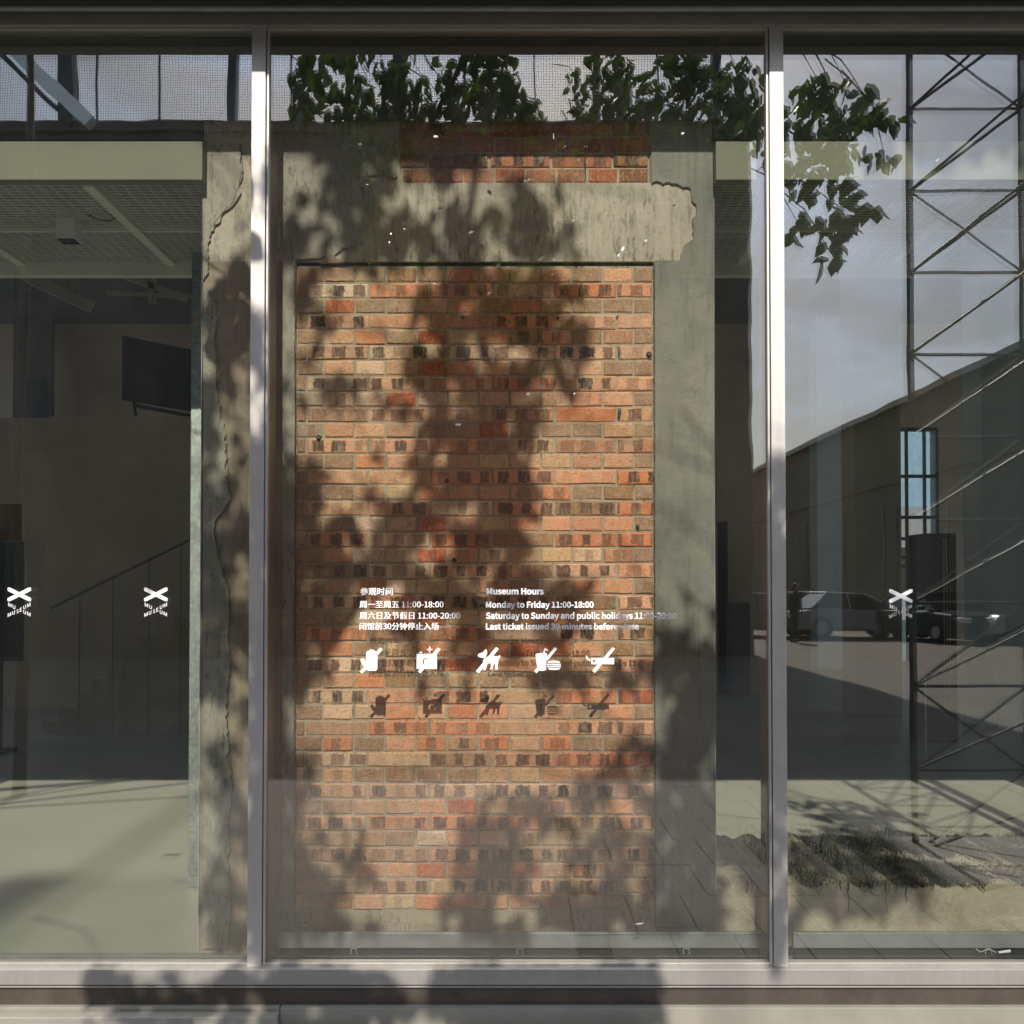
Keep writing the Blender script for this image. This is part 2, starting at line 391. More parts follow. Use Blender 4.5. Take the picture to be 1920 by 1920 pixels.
for i in range(4):
    a, b = edges[i], edges[i + 1]
    if i > 0: a += .0305
    if i < 3: b -= .0305
    p = MB().box(a, D - .003, Z(1813, D), b, D + .001, Z(50, D)).build('glass_pane', MAT['glass_outer'], win)
    q = MB().quad((a, D + .0165, Z(1812, D)), (b, D + .0165 + .0022, Z(1812, D)), (b, D + .0165 + .0032, Z(51, D)), (a, D + .0165 + .001, Z(51, D)))
    q.build('inner_leaf', MAT['glass_inner'], p)
    PANES.append(p)
# single-sided outer sheet keeps reflections crisp
for p in PANES:
    me = p.data; bm = bmesh.new(); bm.from_mesh(me)
    bmesh.ops.delete(bm, geom=[f for f in bm.faces if abs(f.normal.y) < .5 or f.normal.y > .5], context='FACES'); bm.to_mesh(me); bm.free()

base = thing('stone_plinth', (0, D, 0), 'dark bronze apron and pale stone plinth running below the window sill', 'plinth')
box('apron', MAT['alu_dark'], base, -3.8, D - .035, Z(1892, D - .03), 3.64, D + .05, Z(1853, D - .05) - .001)
box('ledge', MAT['plinth'], base, -3.8, D - .060, Z(1960, D - .06), X(528, D - .06), D + .05, Z(1889, D - .06), .003)
box('ledge', MAT['plinth'], base, X(529.5, D - .06), D - .063, Z(1960, D - .06), 3.64, D + .05, Z(1889, D - .06), .003)
box('plinth_step', MAT['plinth'], base, -3.8, D - .12, -.05, X(522, D - .12), D - .064, Z(1908, D - .12), .004)
box('plinth_step', MAT['plinth'], base, X(522, D - .12) + .003, D - .12, -.05, 3.64, D - .066, Z(1935, D - .12), .004)

# inner window board, rail
board = tag(box('window_board', MAT['skim'], None, X(-400, D + .03), D + .052, FL - .1, X(2300, D + .03), D + .21, FL + .001), 'grey cement ledge along the foot of the glazing, between glass and old wall', 'ledge')
for (a, b, lab) in ((X(522, 3.96), X(1428, 3.96), 'long grey steel channel behind the middle pane, below the bricks'), (X(1482, 3.96), X(2300, 3.96), 'grey steel channel behind the right pane, below the rough plaster kerb')):
    r = thing('steel_channel', ((a + b) / 2, 3.96, FL), lab, 'rail', 'steel channels along the window board')
    box('channel_face', MAT['steel_rail'], r, a, 3.955, Z(1777, 3.96), b, 3.975, Z(1748, 3.96), .002)
    box('channel_foot', MAT['gasket'], r, a + .01, 3.972, FL + .003, b - .01, 3.985, Z(1777, 3.96) - .001)
    n = 2 if b > 1.6 else 3
    for k in range(n):
        cx = a + (b - a) * (.16 + .34 * k) if n == 3 else X(1845, 3.95) + k * .9
        cz = Z(1779, 3.95)
        cl = MB().tube([(cx - .012, 3.945, cz - .018), (cx - .010, 3.95, cz), (cx + .010, 3.95, cz), (cx + .012, 3.945, cz - .018)], .0015, 6)
        cl.build('clip', MAT['vinyl_grey'], r)
pg = thing('loose_plug', P(1885, 1786, 3.93), 'small white plug with grey lead lying by the right channel', 'plug')
MB().tube([P(1872, 1786, 3.93), P(1894, 1783, 3.93)], [.004, .006], 8).build('plug_body', MAT['vinyl'], pg)
MB().tube([P(1868, 1786, 3.93), P(1855, 1780, 3.935), P(1838, 1785, 3.94), P(1830, 1779, 3.95)], .002, 6).build('lead', MAT['vinyl_grey'], pg)

# ------------------------------------------------------------------ old wall (concrete frame with brick infill)
def ragged(pts, amp, step, seed, closed=True):
    r = random.Random(seed); out = []
    n = len(pts)
    for i in range(n):
        a = pts[i]; b = pts[(i + 1) % n]; rough = a[2] if len(a) > 2 else 0
        out.append((a[0], a[1]))
        if rough:
            L_ = math.hypot(b[0] - a[0], b[1] - a[1]); k = max(1, int(L_ / step)); w = 0
            nx, ny = -(b[1] - a[1]) / L_, (b[0] - a[0]) / L_
            for j in range(1, k):
                w = w * .72 + r.uniform(-1, 1) * amp * rough
                out.append((a[0] + (b[0] - a[0]) * j / k + nx * w, a[1] + (b[1] - a[1]) * j / k + ny * w))
    return out
def patch(name, mat, parent, pts, y, th, amp=3, step=5, seed=1):
    out = ragged(pts, amp, step, seed)
    c = [P(px, py, y) for px, py in out]
    return MB().prism([(p.x, p.z) for p in c], y, y + th).build(name, mat, parent, .0012)
bx0, bx1 = X(553, WY), X(1227, WY)            # brick field
ox0, ox1 = X(378, WY), X(1338, WY)
ztop = Z(490, WY); zbot = Z(1732, WY); wtop = SOF + .0
wall = thing('old_wall', (0, WY, FL), 'weathered concrete frame with cement patches standing behind the glass', 'wall')
Y1 = WY + .24
box('pier', MAT['brownconc'], wall, ox0, WY + .002, FL - .05, bx0, Y1, ztop)
box('pier', MAT['skim'], wall, bx1, WY + .002, FL - .05, ox1, Y1, ztop)
# lintel zone, leaving the opening of the upper brick patch
ux0, ux1 = X(747, WY), X(1220, WY); uz0 = Z(342, WY)
box('lintel_beam', MAT['oldconc'], wall, ox0, WY + .003, ztop + .0005, ox1, Y1, uz0)
box('upper_concrete', MAT['oldconc'], wall, ox0, WY + .003, uz0 + .0005, ux0, Y1, wtop - .01)
box('upper_concrete', MAT['skim'], wall, ux1, WY + .003, uz0 + .0005, ox1, Y1, wtop - .01)
box('foot_beam', MAT['mortar'], wall, bx0, WY - .004, FL - .05, bx1, Y1, zbot)
box('edge_bead', MAT['vinyl_grey'], wall, ox1 + .0005, WY - .006, FL, ox1 + .004, WY + .06, Z(268, WY))
box('edge_bead', MAT['vinyl_grey'], wall, ox0 - .0035, WY - .004, FL, ox0 - .0005, WY + .06, Z(268, WY))
# cement patches, slightly proud, with broken edges
patch('cement_patch', MAT['skim'], wall, [(1340, 268), (1340, 1738), (1229, 1738), (1228, 488), (1275, 488, 1), (1300, 440, 1), (1306, 395, 1), (1288, 350, 1), (1255, 341, 1), (1222, 343), (1221, 268)], WY - .008, .010, 3.5, 5, 4)
patch('cement_patch', MAT['paleconc'], wall, [(380, 268), (380, 1779), (425, 1779), (433, 1700, 1), (428, 1560, 1), (436, 1480, 1), (424, 1330, 1), (432, 1240, 1), (430, 1130, 1), (404, 1010, 1), (405, 975, 1), (432, 930, 1), (426, 860, 1), (415, 790, 1), (404, 700, 1), (408, 600, 1), (384, 520, 1), (395, 440, 1), (430, 390, 1), (455, 330, 1), (450, 268)], WY - .008, .010, 3.5, 5, 9)
patch('cement_patch', MAT['paleconc'], wall, [(530, 268), (528, 1740), (552, 1740), (553, 486), (600, 484, 1), (680, 460, 1), (700, 400, 1), (690, 330, 1), (745, 330), (745, 268)], WY - .007, .009, 4, 6, 13)
# broken notch above the bricks, and small holes
patch('broken_notch', MAT['brownconc'], wall, [(598, 494), (604, 486), (612, 476), (620, 474), (632, 484), (645, 492)], WY - .006, .012, 1, 4, 3)
patch('hole', MAT['gasket'], wall, [(913, 357), (917, 355), (922, 360), (921, 365), (916, 362)], WY - .0005, .002)
# thin crack lines: real grooves read as dark fillets
def crack(pts, seed, w=.0016, y=WY - .0092, mat='gasket', parent=None):
    out = [(a[0], a[1], 1) for a in pts]; r = ragged(out, 1.6, 4, seed); n = len(r)
    k = r[:max(2, int(n * .5)) + 1] if False else r
    q = []; tot = len(pts)
    rr_ = random.Random(seed)
    for i in range(len(pts) - 1):
        a, b = pts[i], pts[i + 1]; m_ = max(2, int(math.hypot(b[0] - a[0], b[1] - a[1]) / 6))
        for j in range(m_):
            q.append((a[0] + (b[0] - a[0]) * j / m_ + rr_.uniform(-1.3, 1.3), a[1] + (b[1] - a[1]) * j / m_))
    q.append(pts[-1])
    mb = MB()
    mb.tube([P(x, z, y) for x, z in q], [w * rr_.uniform(.25, .6) for _ in q], 4)
    mb.build('crack', MAT[mat], parent)
crack([(432, 1240), (424, 1330), (431, 1400), (436, 1480), (428, 1560)], 2, .0022, parent=wall)
crack([(430, 935), (428, 950), (405, 975), (401, 1000), (404, 1010), (415, 1060), (430, 1100), (431, 1160), (433, 1200)], 3, .0028, parent=wall)
crack([(418, 800), (426, 860), (431, 905), (430, 935)], 31, .0022, parent=wall)
crack([(400, 1300), (396, 1330), (393, 1345)], 32, .0018, parent=wall)
crack([(1228, 1738), (1262, 1740), (1310, 1736)], 5, .002, parent=wall)
crack([(450, 270), (455, 310), (448, 345), (436, 380), (415, 400), (398, 425)], 6, .0018, parent=wall)
crack([(553, 497), (553, 700), (554, 930), (552, 1200), (550, 1500), (552, 1730)], 7, .0026, WY - .0075, parent=wall)
crack([(1227, 497), (1227, 900), (1228, 1300), (1229, 1730)], 8, .0022, WY - .0088, parent=wall)
# dark slot between lintel and bricks
box('gap', MAT['gasket'], wall, bx0, WY + .019, Z(499, WY), bx1, WY + .03, ztop - .0005)

box('shade_strip', MAT['soffit'], wall, ox0 - .02, WY - .03, Z(229, WY), ox1 + .02, WY - .008, SOF - .005)  # dark strip added over the wall top to keep the eave shade dark
# bricks --------------------------------------------------------
def brick_mesh(w, h, d, seed):
    r = random.Random(seed); b = .004; v = []; f = []
    # back ring, front ring, inset front ring (chamfer), 8 points per ring for wavy edges
    def ring(sx, sz, y, j):
        pts = []
        for (u, t) in ((-1, -1), (-.35, -1), (.35, -1), (1, -1), (1, 0), (1, 1), (.35, 1), (-.35, 1), (-1, 1), (-1, 0)):
            pts.append((u * sx / 2 + r.uniform(-j, j), y + (r.uniform(-j, j) * .4 if j else 0), t * sz / 2 + r.uniform(-j, j)))
        return pts
    v += ring(w, h, d, 0); v += ring(w, h, b * .8, .0018); v += ring(w - 2 * b, h - 2 * b, 0, .0022)
    n = 10
    for k in range(2):
        for i in range(n): j = (i + 1) % n; f.append((k * n + i, k * n + j, (k + 1) * n + j, (k + 1) * n + i))
    f.append(tuple(range(2 * n, 3 * n)))
    me = bpy.data.meshes.new('brick'); me.from_pydata(v, [], f)
    bm = bmesh.new(); bm.from_mesh(me); bmesh.ops.recalc_face_normals(bm, faces=bm.faces); bm.to_mesh(me); bm.free()
    me.materials.append(MAT['brick']); return me
CACHE = {}
def get_brick(w, k):
    key = (round(w, 3), k % 6)
    if key not in CACHE: CACHE[key] = brick_mesh(w, 0.0552, .04, hash(key) % 9999)
    return CACHE[key]
PAL_S = [(.86, .48, .29), (.85, .42, .25), (.83, .34, .17), (.88, .58, .40), (.86, .54, .35), (.80, .30, .14), (.88, .64, .46), (.62, .36, .23), (.86, .45, .28), (.78, .54, .32)]
def brick_color(px, py, stretcher, r):
    c = list(r.choice(PAL_S))
    # right side redder, left side paler and cement-washed
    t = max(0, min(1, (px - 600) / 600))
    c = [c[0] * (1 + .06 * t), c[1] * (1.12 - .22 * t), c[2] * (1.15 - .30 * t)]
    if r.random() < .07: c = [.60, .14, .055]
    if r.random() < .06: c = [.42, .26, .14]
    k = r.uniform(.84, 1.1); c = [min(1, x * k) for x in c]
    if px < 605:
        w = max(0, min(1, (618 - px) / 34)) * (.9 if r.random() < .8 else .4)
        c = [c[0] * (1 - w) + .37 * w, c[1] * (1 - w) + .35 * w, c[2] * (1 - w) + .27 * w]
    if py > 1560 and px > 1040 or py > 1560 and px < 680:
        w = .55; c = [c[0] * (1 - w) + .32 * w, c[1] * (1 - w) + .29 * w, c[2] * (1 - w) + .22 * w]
    a = 0.0
    if stretcher: a = r.choice([.15, .5, .75, .9, 1, 1]) if px > 590 else .2
    elif r.random() < .18: a = r.uniform(.2, .7)
    return (*c, a)
def lay(parent, x0, x1, zt_, zb_, jh, js, first_header=True, seed=1, limit=300, yoff=0):
    r = random.Random(seed); pitch = .0631; z = zt_ - pitch / 2 - .001; row = 0; items = []
    while z - .02 > zb_:
        st = (row % 2 == 1) if first_header else (row % 2 == 0)
        js_ = js if st else jh; step = .2505 if st else .1253
        j = js_ - step * 12
        while j < x1:
            a, b = max(j, x0), min(j + step, x1)
            if b - a > .022:
                aa = a + .0044 + r.uniform(-.0012, .0012); bb = b - .0044 + r.uniform(-.0012, .0012)
                items.append((aa, bb, z + r.uniform(-.0012, .0012), st))
            j += step
        z -= pitch; row += 1
    items.sort(key=lambda i: -(i[1] - i[0]) + r.uniform(0, .02))
    small = MB()
    for k, (a, b, zz, st) in enumerate(items):
        cx = (a + b) / 2; px = 960 + cx * F / WY; py = 1100 - (zz - EYE) * F / WY
        w = round((b - a) / .004) * .004
        me = get_brick(w, k)
        o = bpy.data.objects.new('brick', me)
        yb = WY + .009 + yoff + r.uniform(-.0022, .0026)
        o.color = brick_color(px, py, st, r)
        if yoff: o.color = (o.color[0] * .56, o.color[1] * .42, o.color[2] * .42, o.color[3])  # eave shade painted into the upper strip's brick colours
        if k < limit:
            COL.objects.link(o); put(o, parent)
            o.location = (cx, yb, zz)
            o.rotation_euler = (r.uniform(-.01, .01), r.uniform(-.006, .006), r.uniform(-.006, .006))
        else:
            n0 = len(small.v); small.v += [(v.co.x + cx, v.co.y + yb, v.co.z + zz) for v in me.vertices]
            small.f += [tuple(n0 + i for i in p.vertices) for p in me.polygons]
            bpy.data.objects.remove(o)
    if small.v:
        o = small.build('cut_bricks', MAT['brick'], parent); o['kind'] = 'stuff'; o.color = (.42, .29, .19, 0)
infill = thing('brick_infill', (0, WY, zbot), 'tall panel of mottled orange and tan bricks blocking the old doorway', 'brick wall')
box('mortar_bed', MAT['mortar'], infill, bx0 + .0005, WY + .0145, zbot + .0005, bx1 - .0005, Y1 - .01, Z(497, WY))
lay(infill, bx0, bx1, Z(499, WY), zbot, X(605, WY), X(690, WY), True, 5)
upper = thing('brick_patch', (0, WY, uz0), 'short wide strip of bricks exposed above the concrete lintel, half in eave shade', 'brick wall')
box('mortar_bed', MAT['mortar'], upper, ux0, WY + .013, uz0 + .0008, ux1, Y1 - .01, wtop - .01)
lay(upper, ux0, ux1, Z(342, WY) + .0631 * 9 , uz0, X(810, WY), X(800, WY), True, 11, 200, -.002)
crk = MB().tube([P(1098, 268, WY - .001), P(1097, 300, WY - .001), P(1098, 334, WY - .001)], [.0022, .0025, .0015], 5).build('iron_stub', MAT['gasket'], upper)

# anchor stubs and scars in the brickwork
for px, py, s_ in ((868, 594, 1.0), (1217, 664, 1.5), (838, 901, 1), (852, 1050, 1.1), (597, 820, 1.3), (1196, 987, 1), (1046, 596, .9)):
    c = P(px, py, WY + .002)
    t = thing('wall_plug', c, 'small dark fixing hole in bricks %s' % {868: 'in the fourth course, left of centre', 1217: 'near the right edge, high up', 838: 'left of the middle, half way up', 852: 'just above the opening hours lettering', 597: 'at the left edge, a third of the way down', 1196: 'near the right edge, half way down', 1046: 'in the fourth course, right half'}[px], 'fixing', 'old fixings left in the brick wall')
    MB().tube([c + Vector((0, .003, 0)), c + Vector((0, -.002, 0))], [.008 * s_, .006 * s_], 9).build('socket', MAT['gasket'], t)
    MB().tube([c + Vector((.001, -.002, -.001)), c + Vector((.003, -.010, -.003))], [.003 * s_, .002 * s_], 6).build('bolt', MAT['brownconc'], t)
def splat(px, py, w, h, seed, y=D - .0045, lab='', ang=0):
    r = random.Random(seed); n = 14; c = P(px, py, y); out = []
    for i in range(n):
        t = 2 * math.pi * i / n; k = r.uniform(.5, 1.1)
        a, b = math.cos(t) * w / 2 * k, math.sin(t) * h / 2 * k
        out.append((c.x + (a * math.cos(ang) - b * math.sin(ang)) / 494, c.z + (a * math.sin(ang) + b * math.cos(ang)) / 494))
    o = MB().prism(out, y, y + .0008).build('splash_mark', MAT['dropping'])
    tag(o, lab, 'splash', 'white splashes on the glass')
for i, (px, py, w, h, a, lab) in enumerate([(1168, 466, 9, 15, -.5, 'white splash with a tail at the lower right of the old lintel'), (1160, 478, 3, 14, -.6, 'thin tail below the splash at the lower right of the lintel'), (817, 256, 16, 7, -.2, 'pale bluish smear high in the shaded upper bricks'), (733, 438, 5, 7, 0, 'rounder white speck on the left half of the lintel'), (758, 429, 9, 4, -.5, 'slanted white speck left of centre on the lintel'), (730, 454, 5, 6, 0, 'lowest white speck of the group left of centre'), (859, 796, 22, 8, .05, 'broad white chip in the middle of the bricks'), (1280, 250, 12, 5, .6, 'slanted fleck among the mirrored leaves near the right mullion'), (1038, 256, 2, 22, .1, 'thin upright trail on the shaded upper bricks'), (991, 738, 14, 8, .2, 'faint white bloom upper centre of the bricks'), (1077, 738, 8, 3, .6, 'short slanted fleck right of the white bloom'), (1200, 1732, 30, 3, .1, 'wavy white scrape at the foot of the bricks'), (1758, 300, 14, 2, .7, 'short pale scratch by the mirrored tower')]):
    splat(px, py, w * .65, h * .7, i + 3, lab=lab, ang=a)

# ------------------------------------------------------------------ left and right inner porch (lintel, grating, post)
def porch(xa, xb, side):
    nm = 'left' if side < 0 else 'right'
    pr = thing('grating_canopy', ((xa + xb) / 2, 4.5, EYE + 1.6), 'cream steel grating canopy behind the %s pane' % nm, 'canopy', 'grating canopies either side of the old wall')
    y0, y1 = 4.0, 5.05; zc = Z(337, y0)
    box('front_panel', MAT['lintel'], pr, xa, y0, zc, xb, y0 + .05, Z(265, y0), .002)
    zc += .002
    ybar = y1; zl = Z(516, ybar); zu = Z(496, ybar)
    box('drop_bar', MAT['white_paint'], pr, xa, ybar, zl, xb, ybar + .05, zc + .01, .002)
    ym = zc and (zc - EYE) / ((1100 - 427) / F)
    box('cross_bar', MAT['white_paint'], pr, xa, ym, zc - .004, xb, ym + .015, zc + .02)
    beams = ([X(155, y0, 337), X(155, y0, 337) - .75, X(155, y0, 337) - 1.5] if side < 0 else [X(1500, y0, 337), X(1500, y0, 337) + .75, X(1500, y0, 337) + 1.5])
    for bxx in beams:
        box('beam', MAT['white_paint'], pr, bxx - .022, y0 + .051, zc - .012, bxx + .022, ybar - .001, zc + .03)
    g = MB(); y = y0 + .08
    while y < ybar:
        g.box(xa, y, zc + .004, xb, y + .0045, zc + .010); y += .030
    x = xa + .01
    while x < xb:
        g.box(x, y0 + .06, zc + .0125, x + .004, ybar, zc + .018); x += .05
    o = g.build('grating', MAT['white_paint'], pr); o['kind'] = 'stuff'
    box('backing_sheet', MAT['halldark'], pr, xa, y0 + .06, zc + .16, xb, ybar, zc + .18)
    return zc
zc = porch(-6.0, X(378, 4.0) - .006, -1)
porch(X(1345, 4.0), 6.0, 1)
bulk = tag(box('upper_bulkhead', MAT['halldark'], None, -12, WY + .03, Z(262, WY + .03), ox0 - .01, WY + .2, 6.6), 'dark bulkhead above the left grating canopy', 'bulkhead')
bulk = tag(box('upper_bulkhead', MAT['halldark'], None, ox1 + .01, WY + .03, Z(262, WY + .03), 14, WY + .2, 6.6), 'dark bulkhead above the right grating canopy', 'bulkhead')
post = thing('steel_post', (X(366, 4.9), 4.9, FL), 'galvanised steel post standing on the floor left of the concrete pier', 'post')
MB().box(X(355, 4.9, 1200), 4.9, Z(1664, 4.9), X(378, 4.9, 1200) + .02, 4.95, zc).build('post_shaft', MAT['galv'], post, .002)
box('post_foot', MAT['steel_rail'], post, X(353, 4.9, 1200), 4.895, FL + .0005, X(378, 4.9, 1200) + .02, 4.955, Z(1664, 4.9) - .001)
# hanging box lamp and its chain-like cable
lamp = thing('box_lamp', P(124, 420, 4.45), 'square grey box lamp hanging under the left grating', 'lamp')
a = P(104, 450, 4.45); b = P(140, 392, 4.45)
MB().box(a.x, 4.45, a.z + .01, b.x, 4.53, b.z).build('lamp_body', MAT['column'], lamp, .002)
MB().box(a.x + .006, 4.456, a.z + .004, b.x - .006, 4.524, a.z + .009).build('lamp_lens', MAT['black'], lamp)
MB().tube([P(122, 392, 4.49), P(122, 360, 4.49)], .004, 6).build('lamp_stem', MAT['black'], lamp)
cab = MB(); pts = [(100, 372), (125, 370), (150, 382), (180, 392), (205, 400), (218, 408), (205, 414), (185, 412), (165, 402), (148, 396)]
for i in range(len(pts) - 1):
    for k in range(3):
        u0 = (k + .1) / 3; u1 = (k + .75) / 3; a, b = pts[i], pts[i + 1]
        q0 = P(a[0] + (b[0] - a[0]) * u0, a[1] + (b[1] - a[1]) * u0, 4.4); q1 = P(a[0] + (b[0] - a[0]) * u1, a[1] + (b[1] - a[1]) * u1 + 1, 4.4)
        cab.tube([q0, q1], .004, 5)
pts = [(238, 338), (230, 350), (220, 366)], [(236, 342), (232, 360), (236, 378), (250, 388)]
for pl in pts:
    for i in range(len(pl) - 1):
        for k in range(2):
            a, b = pl[i], pl[i + 1]; u0, u1 = (k + .1) / 2, (k + .8) / 2
            cab.tube([P(a[0] + (b[0] - a[0]) * u0, a[1] + (b[1] - a[1]) * u0, 4.3), P(a[0] + (b[0] - a[0]) * u1, a[1] + (b[1] - a[1]) * u1, 4.3)], .004, 5)
o = cab.build('chain', MAT['black']); tag(o, 'black link chain looped over the grating beside the box lamp', 'chain')

# ------------------------------------------------------------------ hall interior
HB = 18.6
def hallbox(name, mat, *a, label=None, cat='wall'):
    return tag(box(name, mat, None, *a), label, cat)
hallbox('hall_back_wall', MAT['hallwall'], -12, HB, FL - .1, X(1690, HB), HB + .3, 7, label='brown plaster back wall of the dim hall')
hallbox('hall_back_wall', MAT['hallwall'], X(1757, HB), HB, FL - .1, 14, HB + .3, 7, label='end of the back wall right of the tall window')
hallbox('window_spandrel', MAT['hallwall'], X(1690, HB), HB, Z(805, HB), X(1757, HB), HB + .3, 7, label='wall above the tall far window')
hallbox('window_breast', MAT['hallwall'], X(1690, HB), HB, FL - .1, X(1757, HB), HB + .3, FL + .08, label='low sill wall under the tall far window')
hallbox('hall_side_wall', MAT['hallwall'], -12.2, 4, FL - .1, -12.001, HB, 1.1, label='lower part of the left side wall of the hall, below an unseen opening added for daylight')  # open bands above the low side walls are added to light the hall
hallbox('hall_side_wall', MAT['hallwall'], -12.2, 4, 1.1, -12.001, 6.0, 7, label='left side wall of the hall nearest the glass, full height')
hallbox('hall_side_wall', MAT['hallwall'], 14.001, 4, FL - .1, 14.2, HB, 1.1, label='lower part of the right side wall of the hall, below an unseen opening added for daylight')
hallbox('hall_side_wall', MAT['hallwall'], 14.001, 4, 1.1, 14.2, 6.0, 7, label='right side wall of the hall nearest the glass, full height')
tag(box('ceiling', MAT['halldark'], None, -12, 4.29, 6.5, 14, HB, 6.7), kind='structure')
# tall far window
tw = thing('tall_window', (X(1723, HB), HB, FL), 'tall gridded window at the far end of the hall, showing blue daylight', 'window')
wx0, wx1 = X(1690, HB), X(1757, HB)
zs = [Z(805, HB), Z(893, HB), Z(970, HB), Z(1010, HB), Z(1045, HB), Z(1062, HB), FL + .09]
for z in zs[:-1]: box('glazing_bar', MAT['steel_dark'], tw, wx0, HB - .02, z - .03, wx1, HB + .03, z + .03)
for xx in (wx0 + .08, (wx0 + wx1) / 2 + .08, wx1 - .02): box('glazing_bar', MAT['steel_dark'], tw, xx, HB - .01, FL + .09, xx + .05, HB + .04, zs[0])
mm = M('blue_tinted_pane'); mm.t.nodes.remove(mm.b); t_ = mm.n('ShaderNodeBsdfTransparent'); t_.inputs[0].default_value = (.42, .62, .72, 1); mm.l(t_.outputs[0], mm.out.inputs['Surface'])
for i in range(len(zs) - 1):
    MB().quad((wx0, HB + .01, zs[i + 1]), (wx1, HB + .01, zs[i + 1]), (wx1, HB + .01, zs[i]), (wx0, HB + .01, zs[i])).build('pane', mm.m, tw)
# world behind the far window
tag(rows_quad('yard', MAT['paving'], -40, HB + .31, 60, 90, FL - .02), kind='structure')
fb = thing('far_building', (12, 45, 0), 'grey and rose rendered building seen through the tall far window', 'building')
rose = plain('rose_render', (.34, .24, .22), .9); grey = plain('grey_render', (.30, .33, .38), .9)
box('lower_wall', rose, fb, 4, 45, 0, 34, 50, 5.2); box('upper_wall', grey, fb, 4, 45, 5.201, 34, 50, 9.5)
for k in range(9):
    box('window', MAT['car_glass'], fb, 5 + k * 3, 44.96, 1.2, 6.6 + k * 3, 44.999, 3.4)
# columns
for (xa, xb, yb, mt, lab, top) in ((1532, 1580, 18.0, 'column', 'slim pale column farthest back in the hall', 6.5), (1602, 1690, 11.4, 'column2', 'broad ochre column in the middle of the right pane', 6.5), (1842, 1925, 10.5, 'column', 'pale grey column at the right edge of the photo', 6.5)):
    o = box('hall_column', MAT[mt], None, X(xa, yb), yb, FL, X(xb, yb), yb + .45, top, .01); tag(o, lab, 'column', 'columns of the hall')
hallbox('partition', MAT['hallwall'], X(1345, 14), 14, FL, X(1470, 14), 14.2, 4.6, label='plaster partition right behind the edge of the old wall')
o = box('doorway', MAT['navy'], None, X(1347, 13.9), 13.9, FL, X(1364, 13.9), 13.99, Z(978, 13.9)); tag(o, 'dark blue door leaf at the left end of the partition', 'door')
o = box('locker', MAT['halldark'], None, X(1366, 13.7), 13.6, FL, X(1402, 13.7), 13.95, Z(1130, 13.7)); tag(o, 'low blue-grey cabinet beside the dark door', 'cabinet')
blk = thing('banner_stand', (X(1768, 9), 9, FL), 'dark upright cabinet with a grooved front left of the rightmost column', 'cabinet')
box('cabinet_body', MAT['halldark'], blk, X(1733, 9.5), 9.5, FL, X(1792, 9.5), 9.9, Z(1000, 9.5))
for k in range(3): box('groove_strip', MAT['column2'], blk, X(1768 + k * 5, 9.49), 9.48, FL + .3, X(1769.5 + k * 5, 9.49), 9.499, Z(1010, 9.5))
# stair with rails at right
st = thing('handrail', (X(1830, 8.6), 8.6, FL), 'thin steel handrail sloping up to the right in front of the columns', 'handrail')
for (a, b) in (((1718, 1278), (1925, 1168)), ((1722, 1284), (1925, 1178))):
    MB().tube([P(*a, 8.6), P(*b, 8.6)], .008, 6).build('rail', MAT['vinyl_grey'], st)
for px, py in ((1735, 1268), (1800, 1234), (1870, 1197)):
    q = P(px, py, 8.6); MB().tube([(q.x, q.y, FL), q], .008, 6).build('baluster', MAT['vinyl_grey'], st)
# left pane furniture
mez = thing('mezzanine_block', (-5, 12, FL), 'large dim brown block whose flat top carries the screen', 'mezzanine')
box('block_wall', MAT['hallwall'], mez, X(90, 12), 12, FL, X(600, 12), 14.5, Z(781, 12)); box('block_side', MAT['hallwall'], mez, X(-300, 12), 12.2, FL, X(90, 12) - .001, 14.5, Z(778, 12))
dp = tag(box('dark_opening', MAT['halldark'], None, X(22, 18), 18.0, FL, X(95, 18), 18.1, Z(565, 18)), 'dark greenish doorway panel high at the far left of the hall', 'panel')
tv = thing('screen', (X(300, 11.9), 11.9, Z(780, 12)), 'wide dark navy television screen, turned at an angle, on top of the brown block', 'television')
q = [P(229, 629, 12.6), P(362, 656, 11.6 + .6), P(362, 772, 11.6 + .6), P(229, 750, 12.6)]
mb = MB(); nrm = Vector((.1, .25, 0)).normalized() * .05
mb.v = [tuple(p) for p in q] + [tuple(p + nrm) for p in q]; mb.f = [(0, 1, 2, 3), (7, 6, 5, 4), (0, 4, 5, 1), (1, 5, 6, 2), (2, 6, 7, 3), (3, 7, 4, 0)]
mb.build('screen_panel', MAT['navy'], tv)
mb = MB().tube([P(250, 752, 12.5), P(255, 781, 12.5)], .02, 5); mb.build('stand_leg', MAT['black'], tv)
MB().tube([P(252, 760, 12.5), P(360, 780, 12.3)], .025, 5).build('stand_bar', MAT['black'], tv)
sr = thing('stair_rail', (X(200, 10), 10, FL), 'thin dark stair handrail climbing to the right across the left pane', 'handrail')
MAT['rail_brown'] = plain('brown_rail_paint', (.16, .13, .10), .6)
MB().tube([P(95, 1140, 10), P(365, 1008, 10)], .014, 6).build('rail', MAT['rail_brown'], sr)
for px, py in ((150, 1113), (212, 1083), (280, 1050), (340, 1021)): q = P(px, py, 10); MB().tube([q, (q.x, q.y, FL)], .006, 5).build('baluster', MAT['rail_brown'], sr)
MAT['stair'] = plain('stair_paint', (.50, .41, .30), .8)
ss = thing('stair_flight', (X(230, 10.2), 10.2, FL), 'dark staircase side behind the handrail in the left pane', 'stairs')
for k in range(9):
    x0_ = X(100 + k * 30, 10.3); box('step', MAT['stair'], ss, x0_, 10.1, FL, X(130 + k * 30, 10.3) - .002, 11.5, FL + .12 + .14 * k)
sg = thing('poster_stand', (X(20, 9), 9, FL), 'bluish standing poster at the far left with an orange panel above', 'poster')
